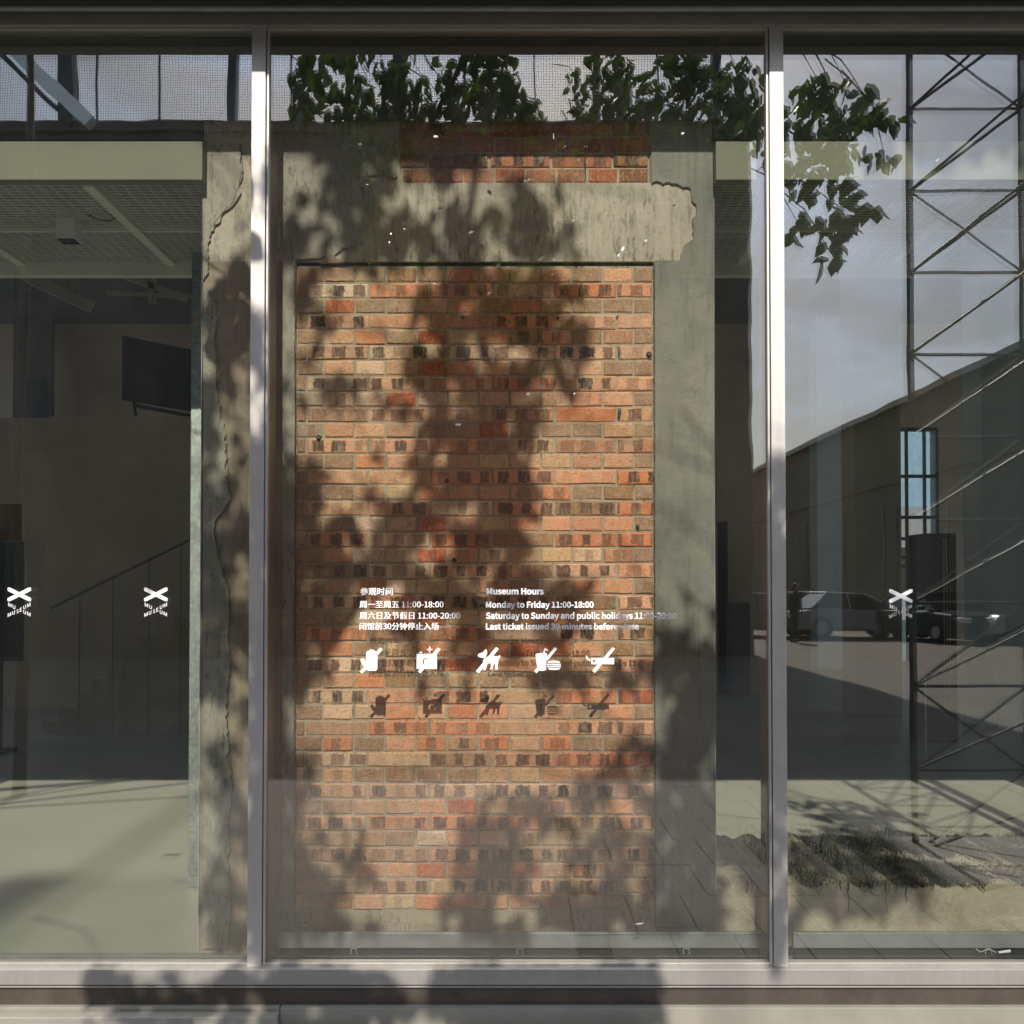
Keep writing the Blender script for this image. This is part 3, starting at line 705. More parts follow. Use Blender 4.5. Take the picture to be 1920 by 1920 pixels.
bl = plain('poster_blue', (.10, .14, .17), .6); orr = plain('poster_orange', (.16, .085, .02), .6)
box('poster_board', bl, sg, X(-30, 9), 9, Z(1240, 9), X(44, 9), 9.03, Z(1015, 9)); box('poster_panel', orr, sg, X(-30, 9), 9, Z(1014, 9), X(38, 9), 9.03, Z(945, 9))
box('stand_post', MAT['black'], sg, X(4, 9), 8.95, FL, X(10, 9), 8.99, Z(1015, 9)); box('stand_foot', MAT['black'], sg, X(-10, 9), 8.8, FL, X(26, 9), 9.1, FL + .02)
# roof struts under the hall roof seen below the canopy bar
for k, (a, b, w_, lab) in enumerate((((140, 518), (145, 570), .05, 'upright'), ((285, 518), (285, 568), .05, 'upright'), ((50, 518), (170, 575), .09, 'sloping'), ((235, 518), (350, 560), .05, 'sloping'), ((200, 549), (370, 556), .03, 'level'))):
    o = MB().tube([P(*a, 11.4), P(*b, 11.4)], w_, 4).build('roof_strut', MAT['column2']); tag(o, '%s tan roof strut seen just under the canopy bar, number %s from the left' % (lab, ('third', 'fourth', 'first', 'fifth', 'second')[k]), 'strut', 'roof struts')

# low plaster kerb with dry grass behind the right pane
kerb = thing('plaster_kerb', (1.6, 4.1, FL), 'low rough beige plaster kerb with a broken upper edge behind the right pane', 'kerb')
kx0, kx1 = ox1 + .006, 3.6
rr = random.Random(5); outl = [(kx0, FL)]; outl.append((kx1, FL)); x = kx1; w = 0
top = []
while x > kx0:
    w = w * .7 + rr.uniform(-.012, .012); top.append((x, Z(1664, 4.09) + w)); x -= .018
outl += top + [(kx0, Z(1662, 4.09))]
MB().prism(outl, 4.09, 4.92).build('kerb_body', MAT['plaster'], kerb)
for k, (px, ln) in enumerate(((1590, 55), (1662, 60), (1680, 25), (1698, 40), (1400, 22), (1410, 16), (1845, 20), (1575, 15), (1640, 18), (1750, 18))):
    q = P(px, 1652, 4.082); pts_ = [q]
    for j in range(5): pts_.append(q + Vector((rr.uniform(-.006, .006), 0, -ln / 467 * (j + 1) / 5)))
    o = MB().tube(pts_, [.004 * (1 - j / 7) for j in range(6)], 5).build('hanging_root', MAT['gasket'], kerb)
def blades(name, mat, spots, n, hmin, hmax, spread, seed, lean=.06, parent=None):
    r = random.Random(seed); mb = MB()
    for _ in range(n):
        cx, cy, cz = spots(r); h = r.uniform(hmin, hmax); a = r.uniform(0, 6.28); d = Vector((math.cos(a), math.sin(a), 0))
        sdv = Vector((-d.y, d.x, 0)) * r.uniform(.0015, .003); ln = r.uniform(.2, 1.3) * h
        p0 = Vector((cx, cy, cz)); p1 = p0 + d * ln * .4 + Vector((0, 0, h * .7)); p2 = p0 + d * ln + Vector((0, 0, h * r.uniform(.5, 1.0)))
        mb.quad(p0 - sdv, p0 + sdv, p1 + sdv * .8, p1 - sdv * .8); i = len(mb.v); mb.v += [tuple(p1 - sdv * .8), tuple(p1 + sdv * .8), tuple(p2)]; mb.f.append((i, i + 1, i + 2))
    me = bpy.data.meshes.new(name); me.from_pydata(mb.v, [], mb.f); me.materials.append(mat)
    o = bpy.data.objects.new(name, me); COL.objects.link(o); return o
kz = Z(1664, 4.09)
def spot(r):
    x = r.uniform(X(1482, 4.1), 2.9); y = 4.10 + r.uniform(0, .78)
    while math.sin(x * 9.1 + 2 * math.sin(y * 7)) + math.sin(y * 17 + x * 5.3) < r.uniform(-1.9, .6): x = r.uniform(X(1482, 4.1), 2.9); y = 4.10 + r.uniform(0, .78)
    return (max(x, (1484 - 960) / F * y + .01), y, kz - .006)
o = blades('dry_grass', MAT['drygrass'], spot, 34000, .008, .034, 0, 8)
tag(o, 'dark matted dry grass lying on the rough kerb behind the right pane', 'grass', kind='stuff')

# ------------------------------------------------------------------ lettering on the glass
VY = D - .0065
def flat(loops_list, name, mat, parent, y, fx):
    """loops in photo pixels -> thin vinyl; each entry of loops_list is one sheet (list of closed loops, even-odd)"""
    for k, loops in enumerate(loops_list):
        cu = bpy.data.curves.new(name, 'CURVE'); cu.dimensions = '2D'; cu.fill_mode = 'BOTH'; cu.extrude = .0002
        for lp in loops:
            sp_ = cu.splines.new('POLY'); sp_.points.add(len(lp) - 1)
            for i, (a, b) in enumerate(lp):
                q = P(*fx(a, b), y); sp_.points[i].co = (q.x, q.z, 0, 1)
            sp_.use_cyclic_u = True
        tmp = bpy.data.objects.new('tmp', cu); COL.objects.link(tmp); bpy.context.view_layer.update()
        me = bpy.data.meshes.new_from_object(tmp); bpy.data.objects.remove(tmp); bpy.data.curves.remove(cu)
        me.transform(Matrix.Rotation(R(90), 4, 'X')); me.transform(Matrix.Translation((0, y - k * .0006, 0)))
        me.materials.clear(); me.materials.append(mat)
        o = bpy.data.objects.new(name, me); COL.objects.link(o); put(o, parent)
def text_mesh(txt, bold=0):
    cu = bpy.data.curves.new('t', 'FONT'); cu.body = txt; cu.size = 1
    if FONT: cu.font = FONT
    cu.offset = bold; cu.extrude = 0; cu.resolution_u = 3
    tmp = bpy.data.objects.new('tmp', cu); COL.objects.link(tmp); bpy.context.view_layer.update()
    me = bpy.data.meshes.new_from_object(tmp); bpy.data.objects.remove(tmp); return me
def place_text(txt, px0, px1, ptop, pbot, name, parent, mat, bold=.0, y=VY, href=None, fn=None):
    me = text_mesh(txt, bold); xs = [v.co.x for v in me.vertices]; ys = [v.co.y for v in me.vertices]
    x0, x1, y0, y1 = min(xs), max(xs), min(ys), max(ys)
    if href: y0, y1 = href
    for v in me.vertices:
        u = (v.co.x - x0) / (x1 - x0); w = (v.co.y - y0) / (y1 - y0)
        px, py = px0 + (px1 - px0) * u, pbot + (ptop - pbot) * w
        if fn: px, py = fn(.08 + .84 * u, w)
        q = P(px, py, y); v.co = (q.x, q.y, q.z)
    me.materials.clear(); me.materials.append(mat)
    o = bpy.data.objects.new(name, me); COL.objects.link(o); put(o, parent); return o
FONT = None
try: FONT = bpy.data.fonts.load(bpy.utils.resource_path('LOCAL') + '/datafiles/fonts/Noto Sans CJK Regular.woff2')
except Exception: FONT = None
capm = text_mesh('H'); CAPH = (min(v.co.y for v in capm.vertices), max(v.co.y for v in capm.vertices))
cjm = text_mesh('周'); CJH = (min(v.co.y for v in cjm.vertices), max(v.co.y for v in cjm.vertices))
hz = thing('opening_hours_lettering', P(768, 1142, VY), 'white Chinese lettering giving the opening hours on the middle pane, left block', 'lettering')
place_text('参观时间', 675, 736, 1102, 1116, 'heading', hz, MAT['vinyl'], 0, href=None)
place_text('参观时间', 675.7, 736.7, 1101.6, 1115.6, 'heading', hz, MAT['vinyl'], 0, y=VY - .0004)
place_text('周一至周五 11:00-18:00', 674, 831, 1127, 1140, 'text_line', hz, MAT['vinyl'], 0, href=CJH)
place_text('周一至周五 11:00-18:00', 674.6, 831.6, 1127, 1140, 'text_line', hz, MAT['vinyl'], 0, y=VY - .0004, href=CJH)
place_text('周六日及节假日 11:00-20:00', 674, 862, 1148, 1161, 'text_line', hz, MAT['vinyl'], 0, href=CJH)
place_text('周六日及节假日 11:00-20:00', 674.6, 862.6, 1148, 1161, 'text_line', hz, MAT['vinyl'], 0, y=VY - .0004, href=CJH)
place_text('闭馆前30分钟停止入场', 674, 822, 1168, 1181, 'text_line', hz, MAT['vinyl'], 0, href=CJH)
place_text('闭馆前30分钟停止入场', 674.6, 822.6, 1168, 1181, 'text_line', hz, MAT['vinyl'], 0, y=VY - .0004, href=CJH)
he = thing('opening_hours_lettering', P(1090, 1142, VY), 'white English lettering headed Museum Hours on the middle pane, right block', 'lettering')
place_text('Museum Hours', 912, 1020, 1103.5, 1114, 'heading', he, MAT['vinyl'], .018, href=CAPH)
place_text('Monday to Friday 11:00-18:00', 911, 1113, 1128.5, 1139, 'text_line', he, MAT['vinyl'], .012, href=CAPH)
place_text('Saturday to Sunday and public holidays 11:00-20:00', 911, 1269, 1149, 1160, 'text_line', he, MAT['vinyl'], .012, href=CAPH)
place_text('Last ticket issued 30 minutes before close', 911, 1198, 1169.5, 1180, 'text_line', he, MAT['vinyl'], .012, href=CAPH)

fa = lambda a, b: (500 + a / 4.8, 1050 + b / 4.8)
fb_ = lambda a, b: (880 + a / 4.8, 1050 + b / 4.8)
def circ(cx, cy, r_, n=24): return [(cx + r_ * math.cos(2 * math.pi * i / n), cy + r_ * math.sin(2 * math.pi * i / n)) for i in range(n)]
G = 'prohibition icons under the opening hours'
def icon(name, px, lab): return thing(name, P(px, 1238, VY), lab, 'icon', G)
t = icon('no_touching_icon', 700, 'white hand icon with a slash, leftmost of the five icons')
flat([[[(897, 838), (904, 818), (922, 820), (928, 806), (944, 804), (952, 812), (966, 808), (974, 822), (988, 824), (996, 846), (996, 975), (984, 997), (915, 997), (898, 985), (886, 964), (868, 950), (845, 905), (850, 890), (866, 886), (880, 896), (890, 915), (897, 925)]]], 'hand_shape', MAT['vinyl'], t, VY, fa)
flat([[[(1020, 788), (1042, 803), (996, 860), (975, 842)]], [[(897, 948), (918, 962), (860, 1020), (836, 1003)]]], 'slash', MAT['vinyl'], t, VY - .0012, fa)
t = icon('no_flash_icon', 803, 'white camera icon with flash star and slash, second from the left')
flat([[[(1350, 845), (1532, 845), (1532, 980), (1350, 980)], circ(1438, 914, 35), circ(1440, 914, 25)]], 'camera_shape', MAT['vinyl'], t, VY, fa)
flat([[[(1372, 826), (1400, 826), (1400, 838), (1372, 838)]], [[(1468, 772), (1474, 798), (1498, 806), (1474, 812), (1468, 838), (1461, 812), (1438, 806), (1461, 798)]]], 'flash', MAT['vinyl'], t, VY, fa)
flat([[[(1540, 788), (1565, 803), (1385, 1020), (1362, 1003)]]], 'slash', MAT['vinyl'], t, VY - .0012, fa)
t = icon('no_pets_icon', 915, 'white dog icon with a slash, middle of the five icons')
flat([[[(75, 857), (86, 842), (122, 832), (150, 800), (160, 825), (157, 850), (140, 878), (118, 880), (84, 872)]], [[(128, 892), (152, 876), (182, 862), (262, 866), (270, 858), (282, 866), (264, 892), (258, 930), (252, 986), (236, 986), (232, 940), (222, 928), (208, 980), (188, 986), (196, 950), (190, 926), (162, 934), (146, 990), (122, 992), (132, 950), (124, 915)]]], 'dog_shape', MAT['vinyl'], t, VY, fb_)
flat([[[(240, 785), (265, 800), (85, 1018), (60, 1000)]]], 'slash', MAT['vinyl'], t, VY - .0018, fb_)
t = icon('no_food_icon', 1027, 'white drink cup and burger icon with a slash, fourth from the left')
flat([[[(596, 852), (600, 844), (650, 836), (694, 838), (700, 846), (692, 890), (690, 990), (650, 999), (614, 990)]], [[(664, 838), (674, 800), (690, 794), (710, 812), (702, 822), (688, 808), (682, 812), (676, 838)]]], 'cup_shape', MAT['vinyl'], t, VY, fb_)
flat([[[(700, 926), (714, 910), (765, 904), (806, 912), (822, 930)]], [[(700, 935), (824, 939), (824, 950), (698, 944)]], [[(698, 953), (824, 958), (824, 966), (700, 962)]], [[(704, 971), (820, 974), (806, 984), (765, 990), (722, 986)]]], 'burger_shape', MAT['vinyl'], t, VY, fb_)
flat([[[(768, 785), (790, 800), (700, 908), (682, 890)]], [[(610, 970), (632, 988), (605, 1018), (583, 1000)]]], 'slash', MAT['vinyl'], t, VY - .0018, fb_)
t = icon('no_smoking_icon', 1130, 'white cigarette icon with a slash, rightmost of the five icons')
flat([[[(1097, 882), (1303, 882), (1303, 938), (1097, 938)], [(1112, 897), (1133, 897), (1133, 921), (1112, 921)]], [[(1048, 862), (1061, 860), (1066, 878), (1092, 904), (1086, 912), (1056, 892)]]], 'cigarette_shape', MAT['vinyl'], t, VY, fb_)
flat([[[(1290, 785), (1312, 798), (1130, 1015), (1107, 997)]]], 'slash', MAT['vinyl'], t, VY - .0012, fb_)

def logo(cx, cy, lab, mat):
    s = 1 / 3.43; t = thing('museum_logo', P(cx, cy, VY), lab, 'logo', 'museum logos on the glass')
    fx = lambda a, b: (cx + (a - 122) * s, cy + (b - 1808) * s)
    flat([[[(48, 1718), (62, 1718), (197, 1786), (197, 1805), (183, 1805), (48, 1738)]], [[(197, 1718), (183, 1718), (48, 1786), (48, 1805), (62, 1805), (197, 1738)]]], 'cross', mat, t, VY, fx)
    for ch, x, y_, w, h, sl in (('M', 50, 1818, 24, 24, .42), ('U', 79, 1831, 19, 24, .42), ('U', 147, 1831, 19, 24, -.42), ('M', 171, 1818, 24, 24, -.42), ('S', 104, 1858, 15, 24, -.3), ('E', 125, 1848, 15, 24, -.3),
                             ('M', 47, 1880, 24, 24, -.42), ('U', 76, 1867, 19, 24, -.42), ('U', 147, 1864, 19, 24, .42), ('M', 171, 1876, 24, 24, .42)):
        fn = lambda u, w_, x=x, y_=y_, w=w, h=h, sl=sl: fx(x + w * u, y_ + h * (1 - w_) + sl * w * (u - .5))
        place_text(ch, 0, 1, 0, 1, 'letter', t, mat, .0, fn=fn)
logo(36, 1128, 'bright white cross logo with the word MUSEUM at the far left edge', MAT['vinyl'])
logo(292, 1128, 'white cross logo with the word MUSEUM beside the left pier', MAT['vinyl'])
logo(1689, 1131, 'greyer cross logo with the word MUSEUM on the right pane', MAT['vinyl'])

# ------------------------------------------------------------------ surroundings mirrored in the glass
ZO = 23.85; YO = 2 * D - ZO
oxr = V(1409, 500, ZO).x; ozt = V(960, 231, ZO).z
opp = thing('opposite_building', (-5, YO, 0), 'dark rendered building across the street with a wired glass rooftop light', 'building')
box('facade_wall', MAT['facade'], opp, -45, YO - 10, -.05, oxr, YO, ozt, 0)
box('cornice', MAT['facade'], opp, -45, YO + .001, ozt - .25, oxr + .06, YO + .15, ozt - .001)
bars = [(105, 133, 1), (178, 182, 0), (299, 303, 0), (428, 445, 1), (543, 547, 0), (738, 762, 1), (870, 874, 0), (1000, 1003, 0), (1111, 1126, 1), (1232, 1236, 0), (1335, 1350, 1)]
rz = ozt + 5.5
for a, b, thick in bars:
    xa, xb = V(a, 160, ZO).x, V(b, 160, ZO).x
    box('glazing_bar', MAT['steel_dark'], opp, xa, YO - (.3 if thick else .05), ozt, xb, YO, rz)
xs_ = [-20] + [V((a + b) / 2, 160, ZO).x for a, b, _ in bars]
for i in range(len(xs_) - 1):
    MB().quad((xs_[i], YO - .04, ozt), (xs_[i + 1], YO - .04, ozt), (xs_[i + 1], YO - .04, rz), (xs_[i], YO - .04, rz)).build('wired_pane', MAT['wired'], opp)
for k in range(2):
    MB().tube([V(30 + k * .0 - k * 34, 98 + k * 0, ZO - .5), V(168 - k * 34, 232, ZO - .5)], .22 if k % 2 == 0 else .08, 4).build('roof_slope_beam', MAT['column'] if k == 0 else MAT['steel_dark'], opp)
for k in range(6):
    for j in range(3):
        xa = -30 + k * 5.6; f_ = box('window', MAT['dull_pane'], opp, xa, YO + .003, 1.2 + j * 3.6, xa + 2.2, YO + .02, 3.0 + j * 3.6)
        for g_ in range(2): box('window_bar', MAT['steel_dark'], f_, xa + .7 * (g_ + 1), YO + .021, 1.2 + j * 3.6, xa + .7 * (g_ + 1) + .05, YO + .05, 3.0 + j * 3.6)

side = thing('side_building', (14, -30, 0), 'long dark building running away along the right side of the street', 'building')
szt = EYE + .462 * 14
box('side_wall', MAT['sidewall'], side, 14, -75, -.05, 26, -8, szt)
box('eave', MAT['steel_dark'], side, 13.7, -75, szt + .001, 26, -8, szt + .2)
for k in range(11):
    ya = -70 + k * 5.5
    w_ = box('window', MAT['dull_pane'], side, 13.96, ya, 1.4, 13.995, ya + 2.4, 4.6)
    box('window_bar', MAT['steel_dark'], w_, 13.93, ya + 1.1, 1.4, 13.959, ya + 1.2, 4.6)
# side-building ledge lit by the sun
box('string_course', MAT['sidewall'], side, 13.9, -75, 5.4, 13.998, -8, 5.5)

# lattice tower (three chords)
tower = thing('lattice_tower', (2.75, 1.7, 0), 'tall dark steel lattice tower near the pavement, mirrored in the right pane', 'tower')
A = V(1706, 500, 6.1); B = V(1917, 500, 6.1); Cc = Vector((3.05, 2 * D - 5.45, 0))
A = Vector((A.x, A.y, 0)); B = Vector((B.x, B.y, 0)); TH = 7.2
for c in (A, B, Cc): MB().tube([(c.x, c.y, 0), (c.x, c.y, TH)], .021, 8).build('chord', MAT['steel_dark'], tower)
z0 = V(1706, 205, 6.1).z; dz = V(1706, 205, 6.1).z - V(1706, 358, 6.1).z
lv = []; z = z0
while z > .3: z -= dz
while z < TH: lv.append(z); z += dz
for i, z in enumerate(lv):
    up = Vector((0, 0, z + dz)); at = Vector((0, 0, z))
    segs = [(A + at, B + at, .010)]
    if i + 1 < len(lv): segs += [(A + at, B + up, .010), (B + at, Cc + up, .010), (A + at, Cc + up * 1.0, .009), (B + at, Cc + at, .009)]
    if i % 2: segs += [(A + up, B + at, .008)]
    for p_, q_, r_ in segs: MB().tube([p_, q_], r_, 6).build('lattice_bar', MAT['steel_dark'], tower)
box('tower_foot', MAT['plinth'], tower, A.x - .15, Cc.y - .1 - .7, 0.0, B.x + .15, Cc.y + .2, .12, .01)

# trees: leaves are placed on the sun rays of the shade they throw and inside the crown seen in the glass
LV = [(0, 0, 0), (.28, .22, .03), (.30, .55, .05), (.14, .82, .02), (0, 1.05, -.06), (-.14, .82, .02), (-.30, .55, .05), (-.28, .22, .03), (0, .5, -.02)]
LF = [(0, 1, 8), (1, 2, 8), (2, 3, 8), (3, 4, 8), (4, 5, 8), (5, 6, 8), (6, 7, 8), (7, 0, 8)]
def leaf_at(mb, p, s, r):
    e = Euler((R(-90) + r.gauss(0, .65), r.gauss(0, .5), r.uniform(0, 6.28)))
    Rm = e.to_matrix(); n = len(mb.v)
    for v in LV: mb.v.append(tuple(p + Rm @ (Vector(v) * s)))
    mb.f += [tuple(n + i for i in f) for f in LF]
rt = random.Random(21)
def sunray(px, py, s_, plane=WY):
    p = P(px, py, plane); return p - Vector((AX, 1, -TANE)) * s_
blobs = [ # px, py on the wall, rx, ry, density
 (680, 370, 75, 100, .9), (640, 300, 35, 35, .6), (720, 440, 60, 40, .8), (830, 420, 70, 45, .6), (960, 400, 85, 50, .75), (900, 460, 110, 20, .7), (1050, 440, 50, 35, .6), (800, 320, 60, 22, .6), (1000, 330, 50, 18, .7), (590, 440, 35, 30, .5), (560, 400, 20, 40, .4),
 (930, 520, 140, 35, 1.0), (880, 575, 100, 45, 1.1), (1020, 590, 65, 45, 1.0), (1065, 640, 40, 45, .95), (820, 660, 55, 55, .95), (910, 700, 60, 40, .9), (1010, 690, 60, 28, .6), (960, 760, 65, 45, .85),
 (860, 760, 60, 35, .8), (900, 830, 75, 55, 1.0), (940, 910, 65, 60, 1.05), (930, 1000, 60, 60, .95), (780, 760, 55, 24, .7), (720, 740, 40, 20, .5), (830, 900, 45, 40, .7), (770, 960, 55, 40, .7), (790, 850, 30, 30, .5),
 (585, 510, 35, 40, .8), (600, 600, 28, 35, .5), (650, 700, 35, 26, .7), (610, 745, 30, 18, .5), (560, 700, 16, 60, .6), (580, 890, 45, 45, .8), (560, 990, 45, 70, 1.0), (600, 1060, 60, 45, .9), (570, 1140, 50, 60, 1.1), (560, 1230, 42, 50, .9), (640, 990, 40, 35, .6), (690, 1050, 50, 40, .6),
 (760, 1080, 50, 45, .8), (860, 1090, 60, 35, .6), (980, 1090, 60, 40, 1.0), (1060, 1120, 50, 40, 1.0), (1020, 1165, 60, 20, .6), (880, 1240, 30, 16, .5), (1060, 1255, 38, 20, .8), (1180, 1240, 50, 22, .6), (700, 1160, 40, 20, .4),
 (1290, 1225, 58, 45, 1.4), (1310, 1320, 45, 60, 1.2), (1265, 1400, 40, 60, .9), (1290, 1500, 70, 60, 1.2), (1290, 1610, 70, 60, 1.2), (1270, 1710, 90, 45, 1.3), (1120, 1690, 110, 45, 1.1), (1150, 1580, 60, 45, .8),
 (1190, 1400, 45, 30, .8), (1150, 1455, 60, 35, .9), (1060, 1500, 50, 30, .6), (960, 1500, 60, 35, .8), (900, 1560, 50, 40, .9), (960, 1620, 45, 40, .8), (880, 1660, 50, 50, .9), (920, 1740, 90, 35, 1.0),
 (640, 1560, 36, 30, .7), (570, 1440, 22, 45, .7), (590, 1640, 60, 45, .9), (550, 1560, 30, 50, .8), (600, 1730, 110, 28, 1.2), (680, 1620, 30, 25, .5),
 (410, 560, 28, 45, 1.0), (450, 500, 22, 40, .8), (445, 690, 30, 35, .8), (395, 770, 22, 60, 1.0), (450, 830, 20, 35, .6), (405, 900, 26, 50, .8), (440, 960, 24, 30, .8), (400, 1070, 25, 60, 1.0), (450, 1160, 26, 45, .8), (400, 1240, 28, 40, 1.0), (400, 1400, 28, 30, .8), (420, 1480, 26, 40, 1.0), (450, 1560, 25, 45, .8), (410, 1660, 30, 40, .9), (440, 1730, 40, 28, 1.2), (465, 1330, 12, 40, .5), (460, 430, 20, 28, .6),
 (900, 1835, 90, 30, 1.6), (1030, 1830, 90, 26, 1.5), (1150, 1815, 80, 24, 1.3), (600, 1825, 70, 26, 1.4), (980, 1890, 150, 26, 1.5), (1090, 1890, 110, 26, 1.3), (215, 1835, 50, 30, 1.0), (300, 1880, 70, 35, 1.1), (400, 1870, 60, 30, 1.1), (450, 1830, 30, 16, .6), (560, 1850, 60, 45, 1.3), (660, 1850, 70, 45, 1.4), (760, 1880, 40, 30, .8), (900, 1850, 80, 50, 1.4), (1020, 1850, 90, 50, 1.5), (1140, 1840, 90, 40, 1.4), (1180, 1890, 60, 30, 1.3), (1050, 1930, 150, 30, 1.2), (640, 1920, 110, 25, 1.1), (300, 1930, 120, 16, .8), (480, 1900, 50, 30, .9),
 (484, 330, 16, 45, .9), (484, 455, 14, 16, .6), (484, 600, 16, 50, .9), (484, 720, 18, 45, .9), (484, 840, 20, 50, 1.6), (484, 960, 20, 80, 1.8), (484, 1120, 20, 90, 2.0), (484, 1270, 20, 80, 2.0), (484, 1430, 20, 80, 1.6), (484, 1580, 20, 90, 2.0), (484, 1720, 20, 80, 2.0),
 (1458, 850, 20, 30, 1.3), (1458, 950, 20, 50, 1.2), (1458, 1060, 20, 80, 2.0), (1458, 1190, 20, 90, 2.2), (1458, 1330, 20, 90, 2.2), (1458, 1450, 20, 80, 2.0), (1458, 1570, 20, 50, 1.2), (1458, 1720, 20, 60, 1.4),
 (1720, 300, 110, 45, .7), (1950, 290, 120, 45, .8), (1550, 1250, 90, 55, .5), (1700, 1330, 110, 50, .5), (1480, 1740, 30, 40, .5), (1600, 1660, 120, 35, .6), (1500, 1500, 60, 60, .8), (1620, 1530, 80, 60, .6)]
A_near = MB(); clusters = []
area = .115 * .06 * .8 * 467 * 467 * .62
crown = MB()
for bx, by, rx, ry, dn in blobs:
    n = int(math.pi * rx * ry / area * dn * 3.9); dc = rt.uniform(4.1, 5.0)
    clusters.append(sunray(bx, by, dc))
    for _ in range(n):
        a = rt.uniform(0, 6.28); q = math.sqrt(rt.random()) * 1.0
        p = sunray(bx + rx * q * math.cos(a), by + ry * q * math.sin(a), max(3.9, dc + rt.gauss(0, .25)), D - .03 if (by > 1790 or abs(bx - 484) < 1 or abs(bx - 1458) < 1) else WY)
        leaf_at(crown, p, rt.uniform(.075, .125), rt)
vis = [ # px, py mirrored, rx, ry, mirrored depth, number, leaf size
 (580, 130, 45, 38, 5.6, 17, .12), (575, 180, 32, 34, 5.6, 9, .125), (620, 120, 35, 28, 6.2, 12, .12), (650, 190, 48, 60, 7.6, 45, .11), (700, 170, 60, 75, 8.4, 80, .11), (720, 240, 60, 40, 8.6, 40, .1), (790, 140, 45, 45, 8.2, 30, .1), (770, 200, 30, 40, 8.2, 20, .1), (870, 150, 35, 50, 8.4, 40, .1), (900, 200, 35, 40, 8.8, 35, .1), (950, 215, 45, 25, 8.8, 30, .09), (910, 115, 40, 18, 8.0, 14, .1),
 (1130, 130, 60, 35, 10.0, 60, .12), (1110, 185, 50, 40, 10.2, 55, .11), (1180, 180, 60, 50, 10.2, 110, .11), (1200, 235, 70, 35, 10.4, 80, .11), (1085, 150, 28, 20, 9.8, 9, .12), (1270, 160, 60, 60, 9.5, 110, .12), (1330, 190, 70, 70, 9.4, 150, .12), (1390, 140, 40, 40, 8.8, 45, .12), (1400, 220, 40, 50, 8.6, 60, .12), (1290, 115, 50, 20, 9.4, 25, .12),
 (1530, 145, 22, 22, 6.2, 8, .12), (1500, 170, 25, 25, 6.3, 9, .12), (1590, 170, 45, 28, 6.3, 18, .11), (1630, 190, 35, 35, 6.4, 14, .12), (1520, 220, 45, 40, 6.6, 32, .11), (1580, 230, 40, 35, 6.5, 24, .11), (1660, 215, 28, 22, 6.4, 9, .11), (1610, 260, 30, 25, 6.4, 10, .1), (1540, 290, 50, 38, 6.8, 36, .11), (1660, 295, 32, 16, 6.2, 9, .11), (1560, 345, 60, 30, 6.9, 34, .11), (1620, 375, 35, 22, 6.3, 11, .12), (1495, 420, 22, 28, 6.1, 7, .12), (1560, 420, 42, 35, 6.4, 22, .12), (1585, 395, 30, 25, 6.3, 12, .12), (1555, 475, 30, 25, 6.2, 11, .12), (1490, 330, 40, 50, 7.0, 30, .11), (1450, 250, 60, 60, 7.4, 50, .11)]
near_pts = []
crown_b = MB()
for px, py, rx, ry, zv, n, ls in vis:
    tgt = crown if px < 1440 else crown_b
    clusters.append(V(px, py, zv))
    for _ in range(n):
        a = rt.uniform(0, 6.28); q = math.sqrt(rt.random()); p = V(px + rx * q * math.cos(a), py + ry * q * math.sin(a), zv + rt.uniform(-.25, .25))
        if zv < 6.45: near_pts.append((p, ls * rt.uniform(.75, 1.3), px < 1440))
        else: leaf_at(tgt, p, ls * rt.uniform(.7, 1.4), rt)
